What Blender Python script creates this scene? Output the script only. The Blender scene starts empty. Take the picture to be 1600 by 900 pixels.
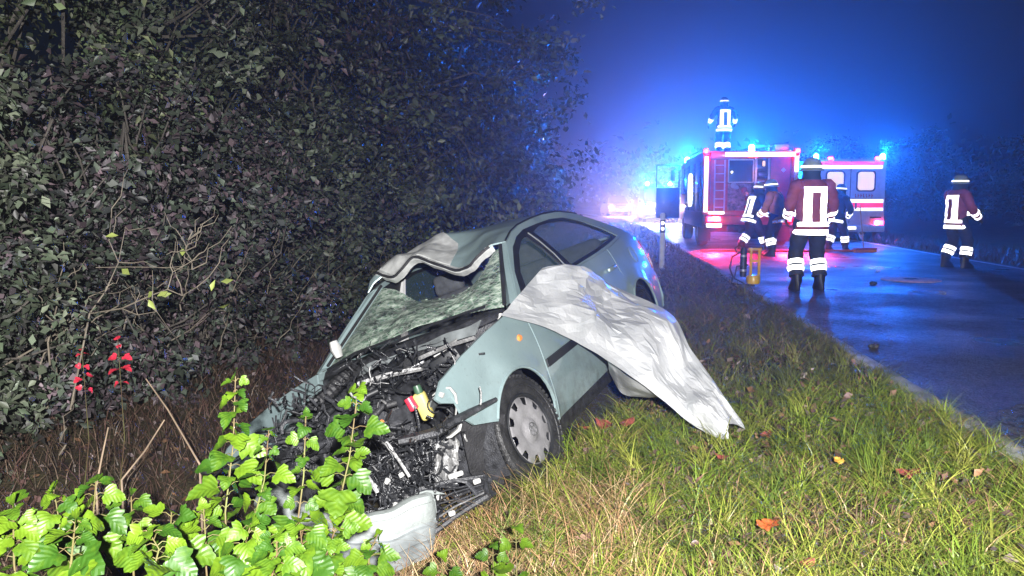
import bpy, bmesh, math, random
import numpy as np
from math import radians as RAD, sin, cos, pi
from mathutils import Vector, Matrix, Euler
from mathutils.geometry import delaunay_2d_cdt
from mathutils.bvhtree import BVHTree

random.seed(7)
rng = np.random.default_rng(11)
scene = bpy.context.scene
COL = scene.collection

# ------------------------------------------------------------------ camera
HAZE_D, HAZE_G = 0.005, 0.84
CAM_H, FPX = 1.35, 1325.0
PITCH = math.atan(142 / FPX)
cam = bpy.data.cameras.new('camera')
cam.sensor_width = 36.0
cam.lens = FPX / 1600 * 36
cam.clip_start, cam.clip_end = 0.05, 2000
cam_ob = bpy.data.objects.new('camera', cam)
COL.objects.link(cam_ob)
cam_ob.location = (0, 0, CAM_H)
cam_ob.rotation_euler = (pi / 2 - PITCH, 0, 0)
scene.camera = cam_ob

# ------------------------------------------------------------------ night sky, flash, exposure
w = bpy.data.worlds.new("World")
scene.world = w
w.use_nodes = True
bg = w.node_tree.nodes['Background']
bg.inputs[0].default_value = (0.20, 0.42, 1.0, 1)
bg.inputs[1].default_value = 0.012
fl = bpy.data.lights.new('camera_flash', 'SPOT')
fl.energy = 5600
fl.color = (1.0, 0.98, 0.96)
fl.shadow_soft_size = 0.03
fl.spot_size = RAD(105)
fl.spot_blend = 0.6
flo = bpy.data.objects.new('camera_flash', fl)
COL.objects.link(flo)
flo.location = (0.20, -1.0, CAM_H + 0.45)
flo.rotation_euler = (pi / 2 - PITCH - 0.01, 0, RAD(0))
vs = scene.view_settings
vs.view_transform = 'Standard'
vs.look = 'None'
vs.exposure = 0
vs.gamma = 1
scene.display_settings.display_device = 'sRGB'
cy = scene.cycles
cy.max_bounces = 6
cy.diffuse_bounces = 2
cy.glossy_bounces = 3
cy.transmission_bounces = 4
cy.transparent_max_bounces = 12
cy.volume_bounces = 0
cy.caustics_reflective = False
cy.caustics_refractive = False
cy.sample_clamp_indirect = 4
cy.use_denoising = True
try:
    cy.denoiser = 'OPENIMAGEDENOISE'
    cy.denoising_input_passes = 'RGB_ALBEDO_NORMAL'
except Exception:
    pass

# ------------------------------------------------------------------ pixel helpers (photo is 1600 x 900)
_FW = Vector((0, cos(PITCH), -sin(PITCH)))
_UP = Vector((0, sin(PITCH), cos(PITCH)))


def ray(px, py):
    return _FW + Vector((1, 0, 0)) * ((px - 800) / FPX) + _UP * ((450 - py) / FPX)


def at(px, py, y):
    """point seen at a pixel at ground distance y"""
    d = ray(px, py)
    return Vector((0, 0, CAM_H)) + d * (y / d.y)


def lerp(a, b, t):
    return a + (b - a) * t


# ------------------------------------------------------------------ materials
def new_mat(name):
    m = bpy.data.materials.new(name)
    m.use_nodes = True
    nt = m.node_tree
    return m, nt, nt.nodes['Principled BSDF']


def mat(name, c, rough=0.5, metal=0.0, var=0.15, scale=8.0, bump=0.0, bscale=60.0, coat=0.0, spec=0.5, c2=None, rvar=0.0, trans=0.0, alpha=1.0):
    """principled material whose colour is broken up by noise in object space"""
    m, nt, p = new_mat(name)
    N, L = nt.nodes, nt.links
    tc = N.new('ShaderNodeTexCoord')
    nz = N.new('ShaderNodeTexNoise')
    nz.inputs['Scale'].default_value = scale
    nz.inputs['Detail'].default_value = 5
    L.new(tc.outputs['Object'], nz.inputs['Vector'])
    ramp = N.new('ShaderNodeValToRGB')
    a = [max(0, v * (1 - var)) for v in c]
    b = c2 if c2 else [min(1, v * (1 + var)) for v in c]
    ramp.color_ramp.elements[0].position = 0.32
    ramp.color_ramp.elements[1].position = 0.68
    ramp.color_ramp.elements[0].color = (*a, 1)
    ramp.color_ramp.elements[1].color = (*b, 1)
    L.new(nz.outputs['Fac'], ramp.inputs['Fac'])
    L.new(ramp.outputs['Color'], p.inputs['Base Color'])
    p.inputs['Roughness'].default_value = rough
    p.inputs['Metallic'].default_value = metal
    p.inputs['Specular IOR Level'].default_value = spec
    p.inputs['Coat Weight'].default_value = coat
    p.inputs['Coat Roughness'].default_value = 0.08
    p.inputs['Transmission Weight'].default_value = trans
    p.inputs['Alpha'].default_value = alpha
    if rvar:
        mr = N.new('ShaderNodeMapRange')
        mr.inputs['To Min'].default_value = max(0.02, rough - rvar)
        mr.inputs['To Max'].default_value = min(1, rough + rvar)
        L.new(nz.outputs['Fac'], mr.inputs['Value'])
        L.new(mr.outputs['Result'], p.inputs['Roughness'])
    if bump:
        n2 = N.new('ShaderNodeTexNoise')
        n2.inputs['Scale'].default_value = bscale
        n2.inputs['Detail'].default_value = 4
        L.new(tc.outputs['Object'], n2.inputs['Vector'])
        bp = N.new('ShaderNodeBump')
        bp.inputs['Strength'].default_value = bump
        bp.inputs['Distance'].default_value = 0.02
        L.new(n2.outputs['Fac'], bp.inputs['Height'])
        L.new(bp.outputs['Normal'], p.inputs['Normal'])
    return m


def emat(name, c, s):
    """lamp material: gives off light"""
    m, nt, p = new_mat(name)
    p.inputs['Base Color'].default_value = (*c, 1)
    p.inputs['Emission Color'].default_value = (*c, 1)
    p.inputs['Emission Strength'].default_value = s
    return m


def retro_mat(name, c, k=0.5, rough=0.35):
    """retro-reflective tape: its glass beads send light back to where it came from"""
    m, nt, p = new_mat(name)
    N, L = nt.nodes, nt.links
    p.inputs['Base Color'].default_value = (*[v * 0.8 for v in c], 1)
    p.inputs['Roughness'].default_value = 0.5
    g = N.new('ShaderNodeBsdfGlossy')
    g.inputs['Roughness'].default_value = rough
    g.inputs['Color'].default_value = (*c, 1)
    geo = N.new('ShaderNodeNewGeometry')
    L.new(geo.outputs['Incoming'], g.inputs['Normal'])
    mx = N.new('ShaderNodeMixShader')
    mx.inputs[0].default_value = k
    L.new(p.outputs[0], mx.inputs[1])
    L.new(g.outputs[0], mx.inputs[2])
    L.new(mx.outputs[0], N['Material Output'].inputs['Surface'])
    return m


def attr_mat(name, rough=0.5, spec=0.4, trans=0.0, island=0.25, attr='tint'):
    """leaf / blade material: colour from the mesh's tint attribute, varied per leaf"""
    m, nt, p = new_mat(name)
    N, L = nt.nodes, nt.links
    at_ = N.new('ShaderNodeAttribute')
    at_.attribute_name = attr
    geo = N.new('ShaderNodeNewGeometry')
    mr = N.new('ShaderNodeMapRange')
    mr.inputs['To Min'].default_value = 1 - island
    mr.inputs['To Max'].default_value = 1 + island
    L.new(geo.outputs['Random Per Island'], mr.inputs['Value'])
    hs = N.new('ShaderNodeHueSaturation')
    L.new(mr.outputs['Result'], hs.inputs['Value'])
    L.new(at_.outputs['Color'], hs.inputs['Color'])
    L.new(hs.outputs['Color'], p.inputs['Base Color'])
    p.inputs['Roughness'].default_value = rough
    p.inputs['Specular IOR Level'].default_value = spec
    return m


# ------------------------------------------------------------------ object helpers
def tag(o, label=None, cat=None, group=None, kind=None):
    if label: o['label'] = label
    if cat: o['category'] = cat
    if group: o['group'] = group
    if kind: o['kind'] = kind
    return o


def empty(name, label, cat, loc=(0, 0, 0), rz=0.0, group=None, mw=None):
    o = bpy.data.objects.new(name, None)
    o.empty_display_size = 0.2
    COL.objects.link(o)
    if mw is not None:
        o.matrix_world = mw
    else:
        o.location = loc
        o.rotation_euler = (0, 0, rz)
    return tag(o, label, cat, group)


def link_mesh(name, me, m, parent=None, sharp=35):
    if m is not None and len(me.materials) == 0:
        me.materials.append(m)
    if sharp is not None:
        me.polygons.foreach_set('use_smooth', np.ones(len(me.polygons), bool))
        try:
            me.set_sharp_from_angle(angle=RAD(sharp))
        except Exception:
            pass
    o = bpy.data.objects.new(name, me)
    COL.objects.link(o)
    if parent is not None:
        o.parent = parent
    return o


def obj(name, bm, m, parent=None, sharp=35, recalc=True):
    if recalc:
        bmesh.ops.recalc_face_normals(bm, faces=bm.faces[:])
    me = bpy.data.meshes.new(name)
    bm.to_mesh(me)
    bm.free()
    return link_mesh(name, me, m, parent, sharp)


def arr_mesh(name, V, F, m, parent=None, tint=None, sharp=None, smooth=False):
    """fast mesh from numpy: V (n,3), F (m,k)"""
    me = bpy.data.meshes.new(name)
    V = np.asarray(V, np.float32)
    F = np.asarray(F, np.int32)
    k = F.shape[1]
    me.vertices.add(len(V))
    me.vertices.foreach_set('co', V.ravel())
    me.loops.add(F.size)
    me.loops.foreach_set('vertex_index', F.ravel())
    me.polygons.add(len(F))
    me.polygons.foreach_set('loop_start', np.arange(0, F.size, k, dtype=np.int32))
    me.update(calc_edges=True)
    if tint is not None:
        a = me.attributes.new('tint', 'FLOAT_COLOR', 'POINT')
        c = np.ones((len(V), 4), np.float32)
        c[:, :3] = tint
        a.data.foreach_set('color', c.ravel())
    if smooth:
        me.polygons.foreach_set('use_smooth', np.ones(len(me.polygons), bool))
    return link_mesh(name, me, m, parent, sharp)


def BM():
    return bmesh.new()


def bx(bm, c, s, rot=None, bev=0.0, seg=2):
    """box by centre and full size, optional euler and bevel"""
    t = bmesh.new()
    bmesh.ops.create_cube(t, size=1.0)
    bmesh.ops.scale(t, vec=Vector(s), verts=t.verts)
    if bev > 0:
        bmesh.ops.bevel(t, geom=t.edges[:], offset=min(bev, min(s) * 0.49), segments=seg, affect='EDGES', profile=0.5)
    M = Matrix.Translation(Vector(c))
    if rot is not None:
        M = M @ (rot.to_4x4() if isinstance(rot, Matrix) else Euler(rot).to_matrix().to_4x4())
    bmesh.ops.transform(t, matrix=M, verts=t.verts)
    _merge(bm, t)
    return bm


def _merge(bm, t):
    vm = {}
    for v in t.verts:
        vm[v] = bm.verts.new(v.co)
    for f in t.faces:
        try:
            bm.faces.new([vm[v] for v in f.verts])
        except ValueError:
            pass
    t.free()


def frame_of(d):
    d = d.normalized()
    a = Vector((0, 0, 1)) if abs(d.z) < 0.9 else Vector((1, 0, 0))
    u = d.cross(a).normalized()
    return u, d.cross(u).normalized()


def tube(bm, pts, r, seg=8, cap=True, flat=1.0, up=None):
    """tube along points; r a number or a list"""
    pts = [Vector(p) for p in pts]
    n = len(pts)
    rs = r if isinstance(r, (list, tuple)) else [r] * n
    rings = []
    u = None
    for i, p in enumerate(pts):
        d = (pts[min(i + 1, n - 1)] - pts[max(i - 1, 0)])
        if d.length < 1e-7:
            d = Vector((0, 0, 1))
        d.normalize()
        if u is None:
            u = up.copy() if up is not None else frame_of(d)[0]
        u = u - d * u.dot(d)
        if u.length < 1e-5:
            u = frame_of(d)[0]
        u.normalize()
        v = d.cross(u)
        rings.append([bm.verts.new(p + (u * cos(2 * pi * k / seg) + v * sin(2 * pi * k / seg) * flat) * rs[i]) for k in range(seg)])
    for a, b in zip(rings, rings[1:]):
        for k in range(seg):
            bm.faces.new((a[k], a[(k + 1) % seg], b[(k + 1) % seg], b[k]))
    if cap:
        bm.faces.new(rings[0][::-1])
        bm.faces.new(rings[-1])
    return bm


def lathe(bm, prof, seg=24, M=None, close=False):
    """profile [(r, z)] turned round Z, then transformed"""
    M = M or Matrix.Identity(4)
    rings = []
    for r, z in prof:
        if r < 1e-6:
            rings.append([bm.verts.new(M @ Vector((0, 0, z)))])
        else:
            rings.append([bm.verts.new(M @ Vector((r * cos(2 * pi * k / seg), r * sin(2 * pi * k / seg), z))) for k in range(seg)])
    prs = list(zip(rings, rings[1:]))
    if close:
        prs.append((rings[-1], rings[0]))
    for a, b in prs:
        for k in range(seg):
            k2 = (k + 1) % seg
            if len(a) == 1 and len(b) == 1:
                continue
            if len(a) == 1:
                bm.faces.new((a[0], b[k], b[k2]))
            elif len(b) == 1:
                bm.faces.new((a[k], b[0], a[k2]))
            else:
                bm.faces.new((a[k], b[k], b[k2], a[k2]))
    return bm


def loft(bm, rings, cap=True, closed=True):
    R = [[bm.verts.new(p) for p in ring] for ring in rings]
    n = len(R[0])
    for a, b in zip(R, R[1:]):
        for k in range(n if closed else n - 1):
            k2 = (k + 1) % n
            bm.faces.new((a[k], a[k2], b[k2], b[k]))
    if cap and closed:
        bm.faces.new(R[0][::-1])
        bm.faces.new(R[-1])
    return R


def prism(bm, poly, y0, y1, axis='y'):
    """extrude a 2D polygon between two planes; axis y: poly is (x,z); x: (y,z); z: (x,y)"""
    def P(a, b, t):
        return {'y': (a, t, b), 'x': (t, a, b), 'z': (a, b, t)}[axis]
    A = [bm.verts.new(P(a, b, y0)) for a, b in poly]
    Bv = [bm.verts.new(P(a, b, y1)) for a, b in poly]
    n = len(poly)
    for k in range(n):
        bm.faces.new((A[k], A[(k + 1) % n], Bv[(k + 1) % n], Bv[k]))
    bm.faces.new(A[::-1])
    bm.faces.new(Bv)
    return bm


def rrect(cx_, cy_, w_, h_, r=0.05, n=4):
    out = []
    for sx, sy, a0 in ((1, 1, 0), (-1, 1, 90), (-1, -1, 180), (1, -1, 270)):
        for k in range(n + 1):
            a = RAD(a0 + 90 * k / n)
            out.append((cx_ + sx * (w_ / 2 - r) + r * cos(a), cy_ + sy * (h_ / 2 - r) + r * sin(a)))
    return out


def hash_noise(P, f, seed=0, oct=3):
    """cheap smooth value: sum of sines, P (n,d)"""
    r_ = np.random.default_rng(seed)
    out = 0
    a = 1.0
    P = np.asarray(P, float)
    for o in range(oct):
        for _ in range(3):
            k = r_.normal(size=P.shape[1]) * f
            out = out + a * np.sin(P @ k + r_.uniform(0, 6.28))
        f *= 2.1
        a *= 0.55
    return out / 3.0


def copy_tree(o, parent=None):
    c = o.copy()
    COL.objects.link(c)
    if parent is not None:
        c.parent = parent
    for ch in list(o.children):
        copy_tree(ch, c)
    return c


def point_lamp(name, loc, color, energy, size=0.05, parent=None, kind='POINT', rot=None, spot=70, blend=0.5):
    l = bpy.data.lights.new(name, kind)
    l.energy = energy
    l.color = color
    l.shadow_soft_size = size
    if kind == 'SPOT':
        l.spot_size = RAD(spot)
        l.spot_blend = blend
    o = bpy.data.objects.new(name, l)
    COL.objects.link(o)
    o.location = loc
    if rot is not None:
        o.rotation_euler = rot
    if parent is not None:
        o.parent = parent
    return o
# ================================================================== THE SETTING
ROAD_W = 5.9


def edge(y):
    """x of the road's left edge"""
    y = np.asarray(y, float)
    e = 2.27 + 0.1 * y
    k = np.clip(y - 35, 0, 60)
    e = e - 0.0028 * k ** 2 - np.clip(y - 95, 0, None) * 0.336
    return e


_S = [-400, -60, -14, -9, -7, -6.2, -5.95, 0.0, 0.15, 0.6, 2.2, 2.75, 3.4, 4.0, 4.6, 5.4, 6.4, 7.5, 10, 30, 400]
_Z = [0.4, 0.3, 0.1, -0.12, -0.1, -0.03, -0.02, -0.02, 0.0, -0.02, -0.20, -0.29, -0.55, -0.80, -0.88, -0.80, -0.62, -0.5, -0.4, -0.3, -0.2]


def gz(x, y):
    """height of the ground"""
    x = np.asarray(x, float)
    y = np.asarray(y, float)
    s = edge(y) - x
    z = np.interp(s, _S, _Z)
    off = np.clip((np.abs(s + 2.9) - 3.1) / 1.5, 0, 1)
    z = z + off * 0.035 * hash_noise(np.stack([x, y], -1).reshape(-1, 2), 1.3, 5).reshape(z.shape)
    return z


def gzf(x, y):
    return float(gz(np.array([x]), np.array([y]))[0])


# ground sheet
ss = np.concatenate([np.array([-300, -150, -80, -40, -25, -15, -12, -10, -9]), np.arange(-8, -5.9, 0.25), np.array([-5.0, -3, -1.0, -0.3]), np.arange(0, 8.01, 0.12), np.array([8.5, 9, 10, 12, 15, 20, 30, 50, 90, 160, 300])])
ys = np.concatenate([np.array([-80, -40, -20, -10, -5, -2]), np.arange(0, 12, 0.15), np.arange(12, 40, 0.8), np.arange(40, 120, 4), np.array([130, 160, 200, 260, 320])])
SS, YY = np.meshgrid(ss, ys)
XX = edge(YY) - SS
ZZ = gz(XX, YY)
V = np.stack([XX, YY, ZZ], -1).reshape(-1, 3)
nx, ny = len(ss), len(ys)
I = np.arange(nx * ny).reshape(ny, nx)
F = np.stack([I[:-1, :-1], I[1:, :-1], I[1:, 1:], I[:-1, 1:]], -1).reshape(-1, 4)
m_soil = mat('wet_soil', (0.060, 0.040, 0.030), 0.75, var=0.5, scale=3.0, bump=0.9, bscale=30, c2=(0.085, 0.075, 0.035), spec=0.3)
g = arr_mesh('ground', V, F, m_soil, smooth=True)
tag(g, kind='structure')


def strip(name, s0, s1, z, m, y0=-20, y1=320, thick=0.0, kind='structure', parent=None, cross=1):
    """a ribbon that runs along the road, s measured left of its left edge"""
    yy = np.concatenate([np.arange(y0, 40, 1.0), np.arange(40, y1 + 1, 4.0)])
    rows = []
    if thick:
        prof = [(s0, z - thick), (s0, z - 0.01), (s0 + 0.01, z), (s1 - 0.01, z), (s1, z - 0.01), (s1, z - thick)]
    else:
        prof = [(lerp(s0, s1, k / cross), z) for k in range(cross + 1)]
    for s_, z_ in prof:
        rows.append(np.stack([edge(yy) - s_, yy, np.full_like(yy, z_)], -1))
    R = np.stack(rows, 1)
    n, k = R.shape[:2]
    I = np.arange(n * k).reshape(n, k)
    F = np.stack([I[:-1, :-1], I[:-1, 1:], I[1:, 1:], I[1:, :-1]], -1).reshape(-1, 4)
    o = arr_mesh(name, R.reshape(-1, 3), F, m, parent=parent)
    if kind:
        tag(o, kind=kind)
    return o


# wet asphalt: stony bump, films of water that turn mirror-like
m_road, nt, p = new_mat('wet_asphalt')
N, L = nt.nodes, nt.links
tc = N.new('ShaderNodeTexCoord')
n1 = N.new('ShaderNodeTexNoise'); n1.inputs['Scale'].default_value = 0.7; n1.inputs['Detail'].default_value = 4
n2 = N.new('ShaderNodeTexVoronoi'); n2.inputs['Scale'].default_value = 55
n3 = N.new('ShaderNodeTexNoise'); n3.inputs['Scale'].default_value = 7; n3.inputs['Detail'].default_value = 5
for n_ in (n1, n2, n3):
    L.new(tc.outputs['Object'], n_.inputs['Vector'])
cr = N.new('ShaderNodeValToRGB')
cr.color_ramp.elements[0].color = (0.030, 0.031, 0.034, 1)
cr.color_ramp.elements[1].color = (0.060, 0.060, 0.062, 1)
L.new(n3.outputs['Fac'], cr.inputs['Fac'])
st = N.new('ShaderNodeTexVoronoi'); st.inputs['Scale'].default_value = 38; st.inputs['Randomness'].default_value = 1.0
L.new(tc.outputs['Object'], st.inputs['Vector'])
sep = N.new('ShaderNodeSeparateColor'); L.new(st.outputs['Color'], sep.inputs[0])
stm = N.new('ShaderNodeMapRange'); stm.inputs['From Min'].default_value = 0.0; stm.inputs['From Max'].default_value = 1.0; stm.inputs['To Min'].default_value = 0.35; stm.inputs['To Max'].default_value = 2.1
L.new(sep.outputs[0], stm.inputs['Value'])
hsv = N.new('ShaderNodeHueSaturation'); L.new(stm.outputs['Result'], hsv.inputs['Value']); L.new(cr.outputs['Color'], hsv.inputs['Color'])
L.new(hsv.outputs['Color'], p.inputs['Base Color'])
mr = N.new('ShaderNodeMapRange')
mr.inputs['From Min'].default_value = 0.35; mr.inputs['From Max'].default_value = 0.62
mr.inputs['To Min'].default_value = 0.26; mr.inputs['To Max'].default_value = 0.58
L.new(n1.outputs['Fac'], mr.inputs['Value'])
L.new(mr.outputs['Result'], p.inputs['Roughness'])
bp = N.new('ShaderNodeBump'); bp.inputs['Strength'].default_value = 1.0; bp.inputs['Distance'].default_value = 0.016
ad = N.new('ShaderNodeMath'); ad.operation = 'ADD'
L.new(n2.outputs['Distance'], ad.inputs[0]); L.new(n3.outputs['Fac'], ad.inputs[1])
L.new(ad.outputs[0], bp.inputs['Height'])
L.new(bp.outputs['Normal'], p.inputs['Normal'])
p.inputs['Specular IOR Level'].default_value = 0.42
road = strip('road', -ROAD_W, 0.0, 0.004, m_road, cross=6)

m_kerb = mat('kerb_concrete', (0.30, 0.30, 0.28), 0.6, var=0.75, scale=4, bump=0.4, bscale=80)
m_line = mat('worn_white_line', (0.55, 0.55, 0.53), 0.45, var=0.4, scale=6)
strip('kerb', 0.0, 0.13, 0.035, m_kerb, thick=0.12)
strip('edge_line', -ROAD_W + 0.12, -ROAD_W + 0.22, 0.009, m_line)

# ------------------------------------------------------------------ grass
def blades(pos, h, wdt, az, lean, tint, seg=3, tip_col=None):
    """curved blades; returns verts, quads (tip collapsed), tint"""
    n = len(pos)
    t = np.linspace(0, 1, seg + 1)
    d = np.stack([np.cos(az), np.sin(az), np.zeros(n)], -1)
    sd = np.stack([-np.sin(az), np.cos(az), np.zeros(n)], -1)
    tw = rng.uniform(-1, 1, n)[:, None]
    sd = sd * np.cos(tw) + d * np.sin(tw)
    V = np.zeros((n, seg + 1, 2, 3))
    for k, tt in enumerate(t):
        hor = (lean * h * tt ** 1.7)[:, None]
        ver = h * tt * np.sqrt(np.clip(1 - (lean * 0.72 * tt) ** 2, 0.03, 1))
        c = pos + d * hor
        c[:, 2] += ver
        wk = (wdt * (1 - tt) ** 0.6 * 0.5)[:, None] if tt < 1 else np.full((n, 1), 0.0004)
        V[:, k, 0] = c - sd * wk
        V[:, k, 1] = c + sd * wk
    base = np.arange(n)[:, None] * (seg + 1) * 2
    Fs = []
    for k in range(seg):
        Fs.append(np.concatenate([base + 2 * k, base + 2 * k + 1, base + 2 * k + 3, base + 2 * k + 2], 1))
    F = np.concatenate(Fs, 0)
    T = np.repeat(tint[:, None, :], (seg + 1) * 2, axis=1).reshape(-1, 3)
    return V.reshape(-1, 3), F, T


CAR_C, CAR_YAW = Vector((0.03533, 6.19454, -0.39790)), RAD(-112.7967)


def in_car(x, y, front=1.9, rear=-2.0, half=0.72):
    dx, dy = x - CAR_C.x, y - CAR_C.y
    lx = dx * cos(CAR_YAW) + dy * sin(CAR_YAW)
    ly = -dx * sin(CAR_YAW) + dy * cos(CAR_YAW)
    return (lx < front) & (lx > rear) & (np.abs(ly) < half)


def scatter(n, y0, y1, s0, s1, clump=0.0):
    y = rng.uniform(y0, y1, n)
    s = rng.uniform(s0, s1, n)
    x = edge(y) - s
    if clump:
        k = (hash_noise(np.stack([x, y], -1), 2.2, 21) + hash_noise(np.stack([x, y], -1), 7, 22) * 0.6)
        keep = rng.uniform(-1.4, 0.9, n) < k
        x, y = x[keep], y[keep]
    ok = ~in_car(x, y)
    x, y = x[ok], y[ok]
    return np.stack([x, y, gz(x, y) - 0.01], -1)


G_GREEN = np.array([(0.13, 0.20, 0.020), (0.19, 0.25, 0.030), (0.27, 0.29, 0.050), (0.09, 0.14, 0.022)])
G_DRY = np.array([(0.33, 0.21, 0.10), (0.22, 0.13, 0.07), (0.15, 0.085, 0.055), (0.40, 0.29, 0.15)])
G_DARK = np.array([(0.085, 0.100, 0.045), (0.105, 0.080, 0.070), (0.14, 0.11, 0.090), (0.075, 0.095, 0.045)])


def grass_tint(P, dryness):
    n = len(P)
    g_ = G_GREEN[rng.integers(0, 4, n)]
    d_ = G_DRY[rng.integers(0, 4, n)]
    pick = rng.uniform(0, 1, n) < dryness
    c = np.where(pick[:, None], d_, g_)
    return c * rng.uniform(0.75, 1.2, (n, 1))


m_grass = attr_mat('grass_blades', 0.45, 0.45)
# lush verge in front and along the road
parts = []
for (n, y0, y1, s0, s1, hh, ww) in ((60000, 2.2, 6.0, 0.06, 3.3, 0.115, 0.0050), (26000, 6.0, 10.5, 0.04, 3.2, 0.13, 0.0075), (13000, 10.5, 24, 0.04, 3.2, 0.15, 0.012), (5000, 24, 45, 0.14, 3.2, 0.2, 0.03)):
    P = scatter(n, y0, y1, s0, s1, clump=1)
    n = len(P)
    s_ = edge(P[:, 1]) - P[:, 0]
    nz = hash_noise(P[:, :2], 1.5, 31)
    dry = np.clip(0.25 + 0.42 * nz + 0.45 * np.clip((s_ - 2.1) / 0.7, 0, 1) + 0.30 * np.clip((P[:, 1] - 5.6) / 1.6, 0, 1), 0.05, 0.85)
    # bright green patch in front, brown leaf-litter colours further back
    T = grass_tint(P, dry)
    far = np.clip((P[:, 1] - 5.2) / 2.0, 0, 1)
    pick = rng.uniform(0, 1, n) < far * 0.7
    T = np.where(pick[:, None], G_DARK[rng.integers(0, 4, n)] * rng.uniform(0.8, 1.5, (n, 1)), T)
    h = hh * rng.uniform(0.45, 1.5, n) * (1 + 0.35 * nz)
    az = rng.uniform(0, 2 * pi, n) * 0.8 + 3.0 * hash_noise(P[:, :2], 2.6, 41)
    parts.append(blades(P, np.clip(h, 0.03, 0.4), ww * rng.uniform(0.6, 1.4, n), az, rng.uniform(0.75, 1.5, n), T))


# tufts: long matted blades fanning out of one root
Pt = np.concatenate([scatter(300, 2.5, 6.5, 0.15, 2.9), scatter(220, 6.5, 12, 0.15, 3.0)])
P = np.repeat(Pt, 26, axis=0)
n = len(P)
P[:, :2] += rng.normal(0, 0.022, (n, 2))
base_az = np.repeat(rng.uniform(0, 6.28, len(Pt)), 26)
tone = np.repeat(G_GREEN[rng.integers(0, 4, len(Pt))], 26, axis=0) * np.repeat(rng.uniform(0.55, 1.15, (len(Pt), 1)), 26, axis=0)
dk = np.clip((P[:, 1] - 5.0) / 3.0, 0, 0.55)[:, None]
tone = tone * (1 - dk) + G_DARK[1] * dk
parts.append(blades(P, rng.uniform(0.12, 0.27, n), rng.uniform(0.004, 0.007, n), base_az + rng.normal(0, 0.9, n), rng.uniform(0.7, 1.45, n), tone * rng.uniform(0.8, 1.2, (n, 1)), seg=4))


def join(parts):
    off, Vs, Fs, Ts = 0, [], [], []
    for v, f, t in parts:
        Vs.append(v); Fs.append(f + off); Ts.append(t)
        off += len(v)
    return np.concatenate(Vs), np.concatenate(Fs), np.concatenate(Ts)


v, f, t = join(parts)
o = arr_mesh('grass', v, f, m_grass, tint=t)
tag(o, kind='stuff')

# dead straw: the tuft in front of the car, the ditch, the far bank
parts = []
P = scatter(4200, 2.4, 4.6, 2.0, 3.2)
P = P[(P[:, 1] < 4.3 - 0.25 * (P[:, 0]))]
n = len(P)
parts.append(blades(P, rng.uniform(0.06, 0.30, n), rng.uniform(0.002, 0.005, n), rng.uniform(0, 6.28, n), rng.uniform(0.7, 1.35, n),
                    np.array([(0.42, 0.27, 0.14), (0.36, 0.20, 0.10), (0.48, 0.36, 0.20), (0.26, 0.15, 0.08)])[rng.integers(0, 4, n)] * rng.uniform(0.8, 1.15, (n, 1)), seg=4))
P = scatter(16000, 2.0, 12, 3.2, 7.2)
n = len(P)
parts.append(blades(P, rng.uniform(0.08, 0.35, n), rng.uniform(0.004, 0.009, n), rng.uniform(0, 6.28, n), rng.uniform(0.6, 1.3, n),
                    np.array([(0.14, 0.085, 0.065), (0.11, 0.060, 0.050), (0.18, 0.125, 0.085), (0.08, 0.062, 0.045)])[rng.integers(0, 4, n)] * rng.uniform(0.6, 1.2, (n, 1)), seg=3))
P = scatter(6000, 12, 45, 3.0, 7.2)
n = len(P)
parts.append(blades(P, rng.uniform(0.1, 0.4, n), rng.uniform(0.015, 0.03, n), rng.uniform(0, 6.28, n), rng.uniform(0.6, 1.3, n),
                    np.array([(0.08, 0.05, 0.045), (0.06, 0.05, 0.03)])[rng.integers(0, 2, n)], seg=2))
# right-hand verge
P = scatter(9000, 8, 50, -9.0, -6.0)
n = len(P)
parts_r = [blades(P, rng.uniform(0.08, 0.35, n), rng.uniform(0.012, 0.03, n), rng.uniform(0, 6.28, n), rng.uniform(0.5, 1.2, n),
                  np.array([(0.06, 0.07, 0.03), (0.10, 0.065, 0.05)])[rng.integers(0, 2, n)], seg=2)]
v, f, t = join(parts)
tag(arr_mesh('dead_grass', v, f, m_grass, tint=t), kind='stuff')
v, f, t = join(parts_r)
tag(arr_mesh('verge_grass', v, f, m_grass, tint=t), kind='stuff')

# leaf litter: small curled leaves lying in the grass and the ditch
def leaf_cards(P, size, nrm, tint, aspect=0.6, bend=0.25):
    """folded rhombic leaves: 6 verts, 2 quads each"""
    n = len(P)
    nrm = nrm / np.linalg.norm(nrm, axis=1, keepdims=True)
    a = rng.normal(size=(n, 3))
    u = np.cross(nrm, a); u /= np.linalg.norm(u, axis=1, keepdims=True)
    v_ = np.cross(nrm, u)
    L_ = size[:, None]
    W_ = L_ * aspect * rng.uniform(0.7, 1.25, (n, 1))
    b = bend * L_ * rng.uniform(-1, 1.2, (n, 1))
    base = P
    tip = P + u * L_ - nrm * b
    lft = P + u * L_ * 0.45 + v_ * W_ * 0.5 + nrm * L_ * 0.12
    rgt = P + u * L_ * 0.45 - v_ * W_ * 0.5 + nrm * L_ * 0.12
    V = np.stack([base, lft, tip, rgt], 1)
    I = np.arange(n)[:, None] * 4
    F = np.concatenate([np.concatenate([I, I + 1, I + 2], 1), np.concatenate([I, I + 2, I + 3], 1)], 0)
    T = np.repeat(tint[:, None, :], 4, 1).reshape(-1, 3)
    return V.reshape(-1, 3), F, T


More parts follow.
